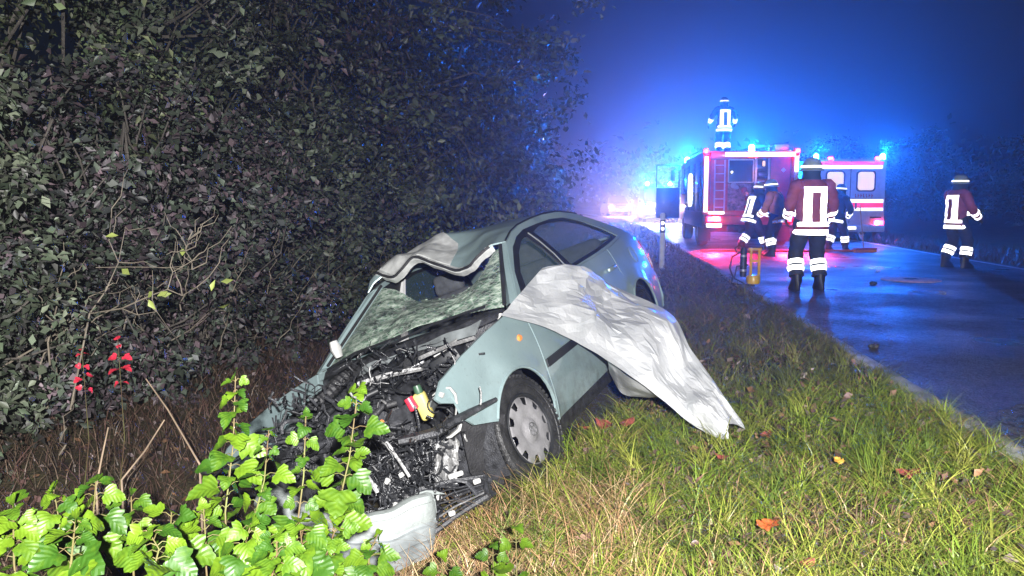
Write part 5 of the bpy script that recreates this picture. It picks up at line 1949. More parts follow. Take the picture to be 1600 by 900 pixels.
# added tube standing in for the red reflection edge on the wet road
m_reflection = mat('red_reflection_edge', (0.60, 0.12, 0.05), 0.6, var=0.2)
bm = BM()
pts = [(x, 20.6 + 0.10 * sin(x * 1.7) + 0.04 * sin(5 * x), 0.05) for x in np.linspace(4.6, 8.4, 26)]
tube(bm, pts, 0.042, 10, flat=0.7)
tag(obj('reflection_edge', bm, m_reflection, sharp=60), 'red tube standing in for the reflection edge across the wet road behind the fire engine', 'hose')

# bits of wreckage on the road, each a small thing
for lab, px, py, s in (('small dark piece of wreckage on the road right of the near firefighter', 1364, 445, .07), ('dark shard of plastic on the road close to the kerb', 1362, 545, .05), ('tiny pale chip on the wet road beyond the dark piece', 1372, 424, .05)):
    yy = 1.345 * FPX / (py - 308)
    q = at(px, py, yy)
    bm = BM()
    for k in range(4):
        bx(bm, (random.uniform(-s, s) * .6, random.uniform(-s, s) * .6, s * .35), (s * random.uniform(.5, 1.3), s * random.uniform(.4, .9), s * random.uniform(.2, .7)), [random.uniform(-.5, .5) for _ in range(3)], 0.004)
    o = obj('debris_piece', bm, m_postw if 'pale' in lab else m_plas)
    o.location = (q.x, q.y, 0.004)
    tag(o, lab, 'debris', 'wreckage fragments on the road')
# ================================================================== EMERGENCY VEHICLES
BLUE = (0.002, 0.15, 1.0)
m_beacon = emat('lit_blue_beacon', (0.10, 0.55, 1.0), 60)
m_redlamp = emat('lit_red_lamp', (1.0, 0.02, 0.06), 45)
m_amber = emat('lit_amber_lamp', (1.0, 0.45, 0.10), 16)
m_head = emat('lit_headlamp', (1.0, 0.86, 0.75), 220)
m_headc = emat('lit_cool_headlamp', (0.75, 0.92, 1.0), 260)
m_winlit = emat('lit_cabin_window', (1.0, 0.72, 0.32), 0.85)
m_fred = mat('fire_engine_red', (0.46, 0.02, 0.05), 0.35, var=0.2, coat=0.5)
m_dk = mat('dark_bodywork', (0.055, 0.065, 0.08), 0.4, var=0.2, coat=0.2)
m_shut = mat('aluminium_shutter', (0.42, 0.43, 0.45), 0.4, 0.6, var=0.2)
m_chas = mat('chassis_black', (0.02, 0.02, 0.022), 0.6)
m_ambw = mat('ambulance_white', (0.55, 0.58, 0.62), 0.4, var=0.1, coat=0.3)
m_ambr = retro_mat('red_retro_stripe', (1.0, 0.03, 0.08), 0.45, 0.35)
m_vglass = mat('vehicle_glass', (0.03, 0.04, 0.05), 0.06, spec=0.8)
m_gear = mat('stowed_gear', (0.30, 0.16, 0.16), 0.6, var=0.7, scale=14)


def beacon(name, loc, parent, r=0.09, e=900, mat_=None, col=BLUE, hgt=0.16):
    bm = BM()
    lathe(bm, [(r * 1.1, 0), (r, 0.01), (r, hgt * .7), (r * .6, hgt), (0, hgt * 1.03)], 14, Matrix.Translation(loc))
    o = obj(name, bm, mat_ or m_beacon, parent)
    point_lamp(name + '_light', Vector(loc) + Vector((0, -r - 0.03, hgt * 1.5)), col, e, 0.09, parent)
    return o


def vwheel(parent, x, y, r=0.45, wd=0.28):
    bm = BM()
    M = Matrix.Translation((x, y, r)) @ Matrix.Rotation(pi / 2, 4, 'Y')
    lathe(bm, [(r * .55, -wd / 2), (r * .92, -wd / 2), (r, -wd * .35), (r, wd * .35), (r * .92, wd / 2), (r * .55, wd / 2)], 26, M, close=True)
    o = obj('wheel', bm, m_tyre, parent)
    bm = BM()
    lathe(bm, [(r * .56, -wd * .45), (r * .5, -wd * .3), (r * .2, -wd * .35), (0, -wd * .36)], 20, M)
    lathe(bm, [(r * .56, wd * .45), (r * .5, wd * .3), (r * .2, wd * .35), (0, wd * .36)], 20, M)
    obj('rim', bm, m_shut, o)
    return o


# ---------------------------------------------------------------- fire engine, tail towards the camera
FE = empty('fire_engine', 'red fire engine seen from behind with open rear lockers and lit blue lamps', 'fire engine', (5.05, 22.6, 0.004), rz=-math.atan(0.1))
W_, H_, LEN = 2.46, 2.56, 6.4
# body shell: left, right, roof, floor, inner bulkhead  -> open at the rear
bm = BM()
bx(bm, (0.03, 2.35, 1.52), (0.06, 4.60, 2.0), None, 0.02)
bx(bm, (W_ - 0.03, 2.35, 1.52), (0.06, 4.60, 2.0), None, 0.02)
bx(bm, (W_ / 2, 2.35, H_ - 0.04), (W_ - 0.13, 4.60, 0.07), None, 0.02)
bx(bm, (W_ / 2, 2.35, 0.90), (W_ - 0.13, 4.56, 0.06))
bx(bm, (W_ / 2, 0.85, 1.70), (W_ - 0.14, 0.04, 1.52))
obj('body', bm, m_dk, FE)
bm = BM()   # rear frame, red
bx(bm, (0.10, 0.02, 1.70), (0.20, 0.08, 1.64), None, 0.02)
bx(bm, (W_ - 0.10, 0.02, 1.70), (0.20, 0.08, 1.64), None, 0.02)
bx(bm, (W_ / 2, 0.02, H_ - 0.11), (W_ - 0.41, 0.08, 0.20), None, 0.02)
bx(bm, (W_ / 2, 0.02, 0.93), (W_ - 0.41, 0.08, 0.12), None, 0.01)
obj('rear_frame', bm, m_fred, FE)
for lab, c, s in (('retro_strip', (0.08, -0.028, 1.68), (0.095, 0.012, 1.46)), ('retro_strip', (0.84, -0.028, H_ - 0.10), (0.56, 0.012, 0.11)), ('retro_strip', (1.86, -0.028, H_ - 0.10), (1.0, 0.012, 0.11)),
                  ('retro_strip', (W_ - 0.07, -0.028, 2.02), (0.095, 0.012, 0.78)), ('retro_strip', (0.36, -0.028, 0.935), (0.42, 0.012, 0.075)), ('retro_strip', (0.30, -0.10, 0.60), (0.40, 0.012, 0.10))):
    bm = BM(); bx(bm, c, s, None, 0.004); obj(lab, bm, m_retro, FE)
# ladder
bm = BM()
lad_m = mat('ladder_aluminium', (0.55, 0.45, 0.55), 0.4, 0.3)
for x in (0.30, 0.56): tube(bm, [(x, -0.04, 0.98), (x, -0.04, 2.32)], 0.022, 8)
ld = obj('ladder', bm, lad_m, FE)
for k in range(6):
    bm = BM(); tube(bm, [(0.30, -0.04, 1.08 + 0.22 * k), (0.56, -0.04, 1.08 + 0.22 * k)], 0.016, 6); obj('rung', bm, lad_m, ld)
bm = BM(); bx(bm, (0.43, 0.03, 1.66), (0.44, 0.03, 1.34)); obj('ladder_panel', bm, m_fred, FE)
# window above the pump, pump, stowed gear
bm = BM(); bx(bm, (0.98, 0.06, 2.03), (0.62, 0.03, 0.56), None, 0.02); wn = obj('rear_window', bm, m_vglass, FE)
bm = BM()
for c, s in (((0.66, .03, 2.03), (.03, .05, .60)), ((1.305, .03, 2.03), (.03, .05, .60)), ((0.98, .03, 2.325), (.615, .05, .03)), ((0.98, .03, 1.735), (.615, .05, .03))): bx(bm, c, s)
obj('frame', bm, m_shut, wn)
random.seed(5)
for k in range(16):
    bm = BM()
    c = (random.uniform(0.72, 1.28), random.uniform(0.10, 0.4), random.uniform(1.05, 1.66))
    r = random.uniform(0.05, 0.10)
    lathe(bm, [(0, -0.06), (r * .6, -0.06), (r, -0.02), (r, 0.04), (r * .5, 0.06), (0, 0.06)], 12, Matrix.Translation(c) @ Matrix.Rotation(pi / 2 + random.uniform(-.4, .4), 4, 'X'))
    obj(random.choice(['coupling', 'hose_coil']), bm, random.choice([m_gear, m_gear, m_shut, m_fred]), FE)
bm = BM(); bx(bm, (0.98, 0.5, 1.33), (0.66, 0.5, 0.76), None, 0.04); obj('pump_housing', bm, m_gear, FE)
bm = BM()
for k in range(7):
    bx(bm, (1.52 + 0.02 * (k % 2), 0.12, 1.08 + 0.17 * k), (0.26, 0.25, 0.10), (0, 0, random.uniform(-.2, .2)), 0.03)
obj('locker_gear', bm, m_dk, FE)
bm = BM(); bx(bm, (1.37, 0.02, 1.70), (0.05, 0.07, 1.38), None, 0.01); bx(bm, (1.70, 0.02, 1.70), (0.05, 0.07, 1.38), None, 0.01); obj('locker_post', bm, m_shut, FE)
bm = BM(); bx(bm, (1.56, 0.0, 2.22), (0.07, 0.05, 0.14), None, 0.02); obj('work_lamp', bm, m_winlit, FE)
bm = BM(); bx(bm, (1.99, 0.0, 1.69), (0.50, 0.05, 1.36), None, 0.02); dr = obj('locker_door', bm, m_fred, FE)
bm = BM(); bx(bm, (2.06, -0.035, 2.05), (0.09, 0.01, 0.09), (0, pi / 4, 0), 0.004); obj('diamond_plate', bm, m_shut, dr)
bm = BM(); bx(bm, (1.80, -0.04, 1.6), (0.03, 0.03, 0.16), None, 0.01); obj('handle', bm, m_shut, dr)
# lower rear: bumper, tow hitch, lamp boxes, number plate
bm = BM(); bx(bm, (W_ / 2, -0.02, 0.74), (W_ - 0.1, 0.14, 0.24), None, 0.03); obj('rear_bumper', bm, m_fred, FE)
bm = BM(); bx(bm, (1.1, -0.02, 0.53), (0.9, 0.10, 0.16), None, 0.03); bx(bm, (1.0, -0.10, 0.46), (0.12, 0.12, 0.12), None, 0.03); obj('tow_hitch', bm, m_chas, FE)
for x in (0.30, 2.12):
    bm = BM(); bx(bm, (x, -0.11, 0.77), (0.34, 0.04, 0.13), None, 0.015); tb = obj('tail_lamp', bm, m_redlamp, FE)
    bm = BM(); bx(bm, (x + (0.04 if x < 1 else -.04), -0.14, 0.78), (0.15, 0.03, 0.10), None, 0.01); obj('indicator', bm, m_amber, tb)
    point_lamp('tail_light', (x, -0.30, 0.78), (1.0, 0.02, 0.07), 3200, 0.12, FE, 'SPOT', (RAD(-58), 0, 0), 52, 0.5)
bm = BM(); bx(bm, (1.26, -0.05, H_ - 0.11), (0.26, 0.06, 0.10), None, 0.02); obj('rear_lamp', bm, m_amber, FE)
point_lamp('rear_lamp_light', (1.26, -0.20, H_ - 0.15), (1.0, 0.30, 0.45), 120, 0.08, FE, 'SPOT', (RAD(-15), 0, 0), 110, 0.7)
for x in (0.06, W_ - 0.06):
    bm = BM(); lathe(bm, [(0, -.05), (.05, -.04), (.06, 0), (.05, .05), (0, .06)], 12, Matrix.Translation((x, -0.05, H_ - 0.02))); obj('corner_lamp', bm, m_redlamp, FE)
    point_lamp('corner_light', (x, -0.2, H_ + 0.03), (1.0, 0.03, 0.10), 14, 0.05, FE)
beacon('beacon', (1.26, 0.15, H_ + 0.0), FE, 0.08, 600)
beacon('beacon', (0.2, 5.9, 2.50), FE, 0.10, 4800)
beacon('beacon', (2.2, 5.9, 2.50), FE, 0.10, 4800)
# roof ladder and boxes
bm = BM()
for x in (1.35, 1.75): tube(bm, [(x, 0.1, H_ + .12), (x, 3.8, H_ + .12)], 0.03, 6)
for k in range(12): tube(bm, [(1.35, 0.2 + .3 * k, H_ + .12), (1.75, 0.2 + .3 * k, H_ + .12)], 0.02, 6)
for y in (.4, 3.4):
    for x in (1.35, 1.75): tube(bm, [(x, y, H_ - .01), (x, y, H_ + .12)], .02, 6)
obj('roof_ladder', bm, m_shut, FE)
bm = BM(); bx(bm, (2.12, 1.6, H_ + 0.10), (0.40, 2.2, 0.20), None, 0.03); obj('roof_box', bm, m_shut, FE)
bm = BM()
for x in (0.1, 2.36):
    tube(bm, [(x, 0.2, H_ - .01), (x, 0.2, H_ + .08), (x, 4.4, H_ + .08), (x, 4.4, H_ - .01)], .02, 6)
obj('roof_rail', bm, m_shut, FE)
# shutters on the left flank, with a retro-reflective ring added for a bright reflection
for k, (y0, y1) in enumerate(((0.35, 1.55), (1.75, 3.05), (3.2, 4.45))):
    bm = BM(); bx(bm, (-0.006, (y0 + y1) / 2, 1.62), (0.03, y1 - y0, 1.35), None, 0.008); s_ = obj('shutter', bm, m_dk, FE)
    for j in range(12):
        bm = BM(); bx(bm, (-0.025, (y0 + y1) / 2, 1.0 + 0.113 * j), (0.012, y1 - y0 - 0.06, 0.09), None, 0.004); obj('slat', bm, m_dk, s_)
bm = BM(); lathe(bm, [(0.12, -0.05), (0.30, -0.05), (0.30, 0.05), (0.12, 0.05)], 20, Matrix.Translation((-0.06, 2.4, 1.55)) @ Matrix.Rotation(pi / 2, 4, 'Y') @ Matrix.Diagonal((1.6, 1, 1, 1)), close=True); obj('shutter_glint', bm, m_retro, FE)
# chassis, mudguards, wheels
bm = BM(); bx(bm, (W_ / 2, 3.0, 0.68), (1.7, 5.8, 0.30)); bx(bm, (W_ / 2, 1.4, 0.45), (1.8, 0.16, 0.16)); bx(bm, (W_ / 2, 5.2, 0.45), (1.8, 0.16, 0.16)); obj('chassis', bm, m_chas, FE)
for y in (1.4, 5.2):
    vwheel(FE, 0.17, y); vwheel(FE, W_ - 0.17, y)
bm = BM(); bx(bm, (0.17, 0.84, 0.40), (0.34, 0.02, 0.5)); obj('mud_flap', bm, m_chas, FE)
bm = BM(); bx(bm, (W_ - 0.17, 0.84, 0.40), (0.34, 0.02, 0.5)); obj('mud_flap', bm, m_chas, FE)
# cab, with its left door swung wide open
bm = BM()
prism(bm, [(4.72, 0.60), (4.72, 2.42), (5.9, 2.46), (6.25, 2.30), (6.42, 1.45), (6.45, 0.60)], 0.05, W_ - 0.05, 'x')
obj('cab', bm, m_fred, FE)
bm = BM()
prism(bm, [(5.0, 1.45), (5.0, 2.25), (5.85, 2.25), (6.2, 1.45)], 0.02, 0.046, 'x'); obj('cab_window', bm, m_vglass, FE)
D0 = -0.80
bm = BM()
bx(bm, (D0 / 2 - 0.02, 6.02, 1.15), (0.78, 0.06, 1.02), None, 0.03)
dr = obj('cab_door', bm, m_dk, FE)
bm = BM()
for c, s in (((D0 + 0.0, 6.02, 2.03), (.05, .06, .72)), ((-0.06, 6.02, 2.03), (.05, .06, .72)), ((D0 / 2 - .02, 6.02, 2.41), (.80, .06, .05))): bx(bm, c, s, None, .015)
obj('door_frame', bm, m_dk, dr)
bm = BM(); bx(bm, (-0.27, 5.96, 2.06), (0.15, 0.05, 0.36), None, 0.04); obj('mirror', bm, m_chas, dr)
bm = BM(); tube(bm, [(-0.06, 5.98, 2.2), (-0.2, 5.96, 2.28), (-0.27, 5.96, 2.22)], 0.015, 6); obj('mirror_arm', bm, m_chas, dr)

# ---------------------------------------------------------------- ambulance
AM = empty('ambulance', 'white ambulance with red stripes and warmly lit rear windows behind the near firefighter', 'ambulance', (9.22, 26.0, 0.004), rz=RAD(-2.5))
aw, ah = 2.12, 2.50
bm = BM()
R_ = []
for y, k in ((0.0, .985), (0.05, 1.0), (4.2, 1.0), (4.9, 0.96)):
    R_.append([(aw / 2 + (x - aw / 2) * k, y, z) for x, z in rrect(aw / 2, 0.45 + (ah - .45) / 2, aw, ah - .45, 0.12, 4)])
loft(bm, R_); obj('body', bm, m_ambw, AM)
bm = BM(); loft(bm, [[(aw / 2 + (x - aw / 2) * .95, y, z) for x, z in rrect(aw / 2, .4 + h / 2, aw, h, .1, 3)] for y, h in ((4.9, 1.9), (5.5, 1.2), (6.0, .8))]); obj('cab', bm, m_ambw, AM)
def flat(name, x0, x1, z0, z1, m_, y=-0.012, t=0.014, par=AM, bev=0.003):
    bm = BM(); bx(bm, ((x0 + x1) / 2, y, (z0 + z1) / 2), (x1 - x0, t, z1 - z0), None, bev); return obj(name, bm, m_, par)
flat('red_stripe', 0.10, 2.02, 2.32, 2.42, m_ambr)
flat('white_stripe', 0.12, 2.00, 2.20, 2.30, m_retro)
flat('white_stripe', 0.06, 2.06, 1.18, 1.28, m_retro)
flat('red_stripe', 0.06, 2.06, 1.03, 1.17, m_ambr)
flat('white_stripe', 0.06, 2.06, 0.93, 1.02, m_retro)
for cx_ in (0.60, 1.52):
    bm = BM(); prism(bm, rrect(cx_, 1.83, 0.50, 0.56, 0.09), -0.02, 0.0); wn = obj('rear_window', bm, m_winlit, AM)
    bm = BM()
    o_, i_ = rrect(cx_, 1.83, 0.58, 0.64, 0.11), rrect(cx_, 1.83, 0.49, 0.55, 0.09)
    A = [[bm.verts.new((x, yv, z)) for x, z in q] for q, yv in ((o_, -0.004), (o_, -0.026), (i_, -0.026), (i_, -0.010))]
    for a, b in zip(A, A[1:]):
        for k in range(len(a)): bm.faces.new((a[k], a[(k + 1) % len(a)], b[(k + 1) % len(a)], b[k]))
    obj('frame', bm, m_chas, wn)
# small red lettering between window and stripe: too small to read in the photograph, a row of letter-like strokes
bm = BM()
x = 1.20
for k in range(7):
    bx(bm, (x + .02, -0.012, 1.39), (0.018, 0.010, 0.11)); bx(bm, (x + .045, -0.012, 1.39 + random.choice([-.04, 0, .04])), (0.028, 0.009, 0.022))
    x += 0.082
obj('red_lettering', bm, mat('red_letters', (0.6, 0.02, 0.06), .4), AM)
bm = BM(); bx(bm, (aw / 2, -0.013, 1.5), (0.018, 0.01, 1.9)); obj('door_seam', bm, m_chas, AM)
bm = BM(); bx(bm, (1.24, -0.03, 1.08), (0.05, 0.04, 0.20), None, 0.012); obj('handle', bm, m_chas, AM)
bm = BM(); bx(bm, (1.85, -0.02, .73), (0.34, 0.02, 0.05), None, .01); obj('grab_rail', bm, m_chas, AM)
bm = BM(); bx(bm, (aw / 2, -0.06, 0.40), (aw - 0.04, 0.16, 0.22), None, 0.04); obj('rear_bumper', bm, m_ambw, AM)
flat('retro_strip', 0.75, 1.25, 0.37, 0.46, m_retro, -0.145)
for x in (0.17, aw - 0.17):
    bm = BM(); bx(bm, (x, -0.03, 0.40 + .16), (0.28, 0.05, 0.16), None, 0.02); tl = obj('tail_lamp', bm, m_redlamp, AM)
    bm = BM(); bx(bm, (x - .06 * (1 if x > 1 else -1), -0.06, 0.56), (0.10, 0.03, 0.13), None, 0.02); obj('indicator', bm, m_amber, tl)
    beacon('beacon', (x - 0.12 if x < 1 else x + .10, 0.15, ah - 0.005), AM, 0.075, 1700)
    bm = BM(); bx(bm, (x + (.28 if x < 1 else -.10), 0.02, ah + .01), (0.14, 0.08, 0.09), None, 0.03); obj('marker_lamp', bm, m_redlamp, AM)
point_lamp('tail_light', (1.95, -0.3, 0.55), (1.0, 0.10, 0.06), 40, 0.1, AM, 'SPOT', (RAD(-40), 0, 0), 100, .7)
bm = BM(); bx(bm, (aw / 2, 2.6, .42), (1.6, 5.0, .2)); obj('chassis', bm, m_chas, AM)
for y in (1.1, 4.6):
    vwheel(AM, 0.15, y, 0.34, 0.24); vwheel(AM, aw - 0.15, y, 0.34, 0.24)


# ---------------------------------------------------------------- vehicles facing the camera farther up the road
def facing_car(name, label, cat, x, y, wd, hh, bonnet, cabw, rz, lamp_m, lamp_c, e, roof_beacon=None):
    c = empty(name, label, cat, (x, y, 0.004), rz=rz)      # local -Y is the front
    h = wd / 2
    def sec(yy, z0, z1, wb, wt): return [(-wb, yy, z0), (wb, yy, z0), (wb * 1.0, yy, (z0 + z1) / 2), (wt, yy, z1), (-wt, yy, z1), (-wb, yy, (z0 + z1) / 2)]
    bm = BM()
    loft(bm, [sec(0, .25, bonnet * .82, h * .9, h * .82), sec(.25, .2, bonnet * .92, h, h * .88), sec(1.2, .2, bonnet, h, h * .92), sec(3.9, .2, bonnet, h, h * .92), sec(4.3, .3, bonnet * .9, h * .9, h * .85)])
    obj('body', bm, m_dk, c)
    bm = BM()
    loft(bm, [sec(.95, bonnet - .02, bonnet, h * .9, h * .88), sec(1.7, bonnet - .02, hh, h * .93, cabw), sec(3.4, bonnet - .02, hh, h * .93, cabw), sec(4.1, bonnet - .02, hh * .98 if hh > 1.7 else bonnet + .1, h * .9, cabw)])
    obj('cabin', bm, m_dk, c)
    bm = BM()
    a = [(-h * .82, 1.02, bonnet + .03), (h * .82, 1.02, bonnet + .03), (cabw * .9, 1.63, hh - .08), (-cabw * .9, 1.63, hh - .08)]
    f = [bm.verts.new((p_[0], p_[1] - .04, p_[2] + .03)) for p_ in a] + [bm.verts.new((p_[0], p_[1], p_[2])) for p_ in a]
    bm.faces.new(f[:4]); bm.faces.new(f[4:][::-1])
    for k in range(4): bm.faces.new((f[k], f[4 + k], f[4 + (k + 1) % 4], f[(k + 1) % 4]))
    obj('windscreen', bm, m_vglass, c)
    bm = BM(); bx(bm, (0, -0.06, .42), (wd * .94, .16, .24), None, .06, 3); obj('front_bumper', bm, m_ambw if lamp_m is m_head else m_dk, c)
    bm = BM(); bx(bm, (0, -0.02, bonnet * .7), (wd * .42, .05, .14), None, .02); gr_ = obj('grille', bm, m_chas, c)
    bm = BM(); bx(bm, (0, -0.155, .42), (.52, .015, .11), None, .004); obj('number_plate', bm, m_retro, c)
    for s in (-1, 1):
        bm = BM(); lathe(bm, [(0, 0.05), (0.09, 0.03), (0.11, 0.0), (0.11, -.05)], 18, Matrix.Translation((s * h * .74, -0.01, bonnet * .72)) @ Matrix.Rotation(pi / 2, 4, 'X'))
        obj('headlight', bm, lamp_m, c)
        point_lamp('headlight_beam', (s * h * .74, -0.12, bonnet * .72), lamp_c, e, 0.10, c, 'SPOT', (RAD(86), 0, pi), 95, 0.9)
        bm = BM(); bx(bm, (s * (h + .08), 1.3, bonnet + .10), (.16, .10, .14), None, .04); obj('mirror', bm, m_dk, c)
        for yy in (.85, 3.5): vwheel(c, s * (h - .12), yy, .31, .2)
    return c


CA = facing_car('oncoming_car', 'dark car facing us with lit headlights, farthest vehicle on the road', 'car', at(969, 330, 60).x, 60.0, 1.72, 1.45, 0.88, 0.56, RAD(2), m_head, (1.0, 0.50, 0.45), 900)
VB = facing_car('oncoming_van', 'dark van with glaring headlights facing us just left of the fire engine', 'van', at(1034, 330, 45).x, 45.0, 1.9, 2.0, 1.05, 0.78, RAD(-4), m_headc, (1.0, 0.62, 0.58), 1400)
beacon('beacon', (-0.62, 1.9, 2.0), VB, 0.11, 5000)
beacon('beacon', (0.62, 1.9, 2.0), VB, 0.11, 5000)
# ================================================================== FIREFIGHTERS
m_skin = mat('skin', (0.42, 0.25, 0.19), 0.55, var=0.12)
m_maroon = mat('maroon_jacket', (0.36, 0.085, 0.14), 0.75, var=0.25, scale=7, bump=0.3, bscale=50)
m_navy = mat('navy_turnout_cloth', (0.030, 0.036, 0.055), 0.8, var=0.3, scale=9, bump=0.4, bscale=50)
m_orangej = mat('orange_jacket', (0.90, 0.28, 0.02), 0.7, var=0.2, scale=7, bump=0.3)
m_boot = mat('black_boots', (0.015, 0.015, 0.016), 0.45, var=0.2)
m_glove = mat('dark_glove', (0.05, 0.045, 0.04), 0.7, var=0.3)
m_helmet = mat('pale_helmet', (0.34, 0.42, 0.42), 0.30, var=0.12, coat=0.5)
m_helmd = mat('dark_helmet', (0.05, 0.07, 0.09), 0.3, coat=0.5)
m_cloth = mat('dark_neck_cloth', (0.03, 0.05, 0.07), 0.8)
m_pole = mat('wooden_pole', (0.42, 0.26, 0.16), 0.6, var=0.2)


def skin_mesh(V, E, Rd, sub=1, root=0):
    """one continuous skinned surface grown on a skeleton"""
    me = bpy.data.meshes.new('skeleton')
    me.from_pydata([tuple(v) for v in V], E, [])
    o = bpy.data.objects.new('skeleton', me)
    COL.objects.link(o)
    md = o.modifiers.new('s', 'SKIN')
    md.use_smooth_shade = True
    md.branch_smoothing = 0.3
    for i, r in enumerate(Rd):
        sv = me.skin_vertices[0].data[i]
        sv.radius = (r, r) if not isinstance(r, tuple) else r
        sv.use_root = (i == root)
    o.modifiers.new('u', 'SUBSURF').levels = sub
    dg = bpy.context.evaluated_depsgraph_get()
    out = bpy.data.meshes.new_from_object(o.evaluated_get(dg))
    bpy.data.objects.remove(o)
    bpy.data.meshes.remove(me)
    return out


# one relaxed hand in its own space: wrist at origin, fingers towards -Z, thumb towards +X, palm facing +Y
def hand_mesh():
    V = [(0, 0, 0), (0, 0, -0.035), (0, 0, -0.075)]
    E = [(0, 1), (1, 2)]
    R_ = [0.026, (0.036, 0.018), (0.040, 0.017)]
    for x, l, c in ((0.030, .072, .018), (0.011, .082, .022), (-0.010, .076, .026), (-0.029, .058, .028)):
        i = len(V)
        V += [(x, 0.002, -0.088), (x * 1.08, 0.004 + c * .3, -0.088 - l * .45), (x * 1.06, 0.006 + c, -0.088 - l * .78), (x, 0.008 + c * 1.9, -0.088 - l)]
        R_ += [0.0105, 0.0098, 0.009, 0.0075]
        E += [(2, i), (i, i + 1), (i + 1, i + 2), (i + 2, i + 3)]
    i = len(V)
    V += [(0.042, 0.012, -0.040), (0.058, 0.022, -0.068), (0.062, 0.030, -0.092)]
    R_ += [0.0125, 0.011, 0.0085]
    E += [(1, i), (i, i + 1), (i + 1, i + 2)]
    return skin_mesh(V, E, R_, 1)


HAND = hand_mesh()
HAND.materials.clear(); HAND.materials.append(m_glove)


def ell(c, rx, ry, n=18, tilt=None):
    out = []
    for k in range(n):
        a = 2 * pi * k / n
        q = Vector((rx * cos(a), ry * sin(a), 0))
        if tilt: q = tilt @ q
        out.append(Vector(c) + q)
    return out


def limb_tube(bm, pts, rs, seg=12, wrinkle=0.006, sd=1):
    """clothed limb: joints are interpolated so the cloth bends and wrinkles"""
    K = [Vector(p) for p in pts]
    P, Rr = [], []
    for i in range(len(K) - 1):
        for j in range(6):
            t = j / 6
            P.append(K[i].lerp(K[i + 1], t)); Rr.append(lerp(rs[i], rs[i + 1], t))
    P.append(K[-1]); Rr.append(rs[-1])
    Q = [P[0]] + [(P[i - 1] + P[i] * 2 + P[i + 1]) / 4 for i in range(1, len(P) - 1)] + [P[-1]]
    Rr = [r + wrinkle * sin(i * 2.1 + sd) for i, r in enumerate(Rr)]
    tube(bm, Q, Rr, seg)


def band(bvh, a, b, t, wd, r_max, m, name, parent, off=0.006, n=22):
    """strip of reflective tape wrapped round a clothed limb or trunk"""
    a, b = Vector(a), Vector(b)
    d = (b - a).normalized()
    u, v = frame_of(d)
    bm = BM()
    rows = []
    for k in range(n):
        dr = u * cos(2 * pi * k / n) + v * sin(2 * pi * k / n)
        col_ = []
        for s in (-0.5, -0.17, 0.17, 0.5):
            c = a.lerp(b, t) + d * wd * s
            h = bvh.ray_cast(c + dr * r_max, -dr, r_max)
            col_.append(((h[0] if h[0] is not None else c + dr * r_max * .5) + dr * off, dr))
        rows.append(col_)
    O = [[bm.verts.new(q) for q, _ in r] for r in rows]
    I_ = [[bm.verts.new(q - dr * off * 1.5) for q, dr in r] for r in rows]
    for k in range(n):
        k2 = (k + 1) % n
        for j in range(3):
            bm.faces.new((O[k][j], O[k2][j], O[k2][j + 1], O[k][j + 1]))
        bm.faces.new((O[k][0], I_[k][0], I_[k2][0], O[k2][0]))
        bm.faces.new((O[k][3], O[k2][3], I_[k2][3], I_[k][3]))
    return obj(name, bm, m, parent, sharp=60, recalc=False)


def back_panel(bvh, x0, x1, z0, z1, m, name, parent, T, off=0.008, side=-1):
    """flat patch of tape laid on the back (or front) of the jacket, in trunk space T"""
    nx_, nz_ = max(2, int(abs(x1 - x0) / .03)), max(2, int(abs(z1 - z0) / .03))
    bm = BM()
    d = (T.to_3x3() @ Vector((0, -side, 0))).normalized()
    G = []
    for i in range(nx_ + 1):
        row = []
        for j in range(nz_ + 1):
            q = T @ Vector((lerp(x0, x1, i / nx_), side * 0.6, lerp(z0, z1, j / nz_)))
            h = bvh.ray_cast(q, d, 1.0)
            c = h[0] if h[0] is not None else q + d * 0.5
            row.append((bm.verts.new(c - d * off), bm.verts.new(c + d * 0.004)))
        G.append(row)
    for i in range(nx_):
        for j in range(nz_):
            bm.faces.new((G[i][j][0], G[i + 1][j][0], G[i + 1][j + 1][0], G[i][j + 1][0]))
    for i in range(nx_):
        for j in (0, nz_):
            bm.faces.new((G[i][j][0], G[i + 1][j][0], G[i + 1][j][1], G[i][j][1]))
    for j in range(nz_):
        for i in (0, nx_):
            bm.faces.new((G[i][j][0], G[i][j + 1][0], G[i][j + 1][1], G[i][j][1]))
    return obj(name, bm, m, parent, sharp=60)


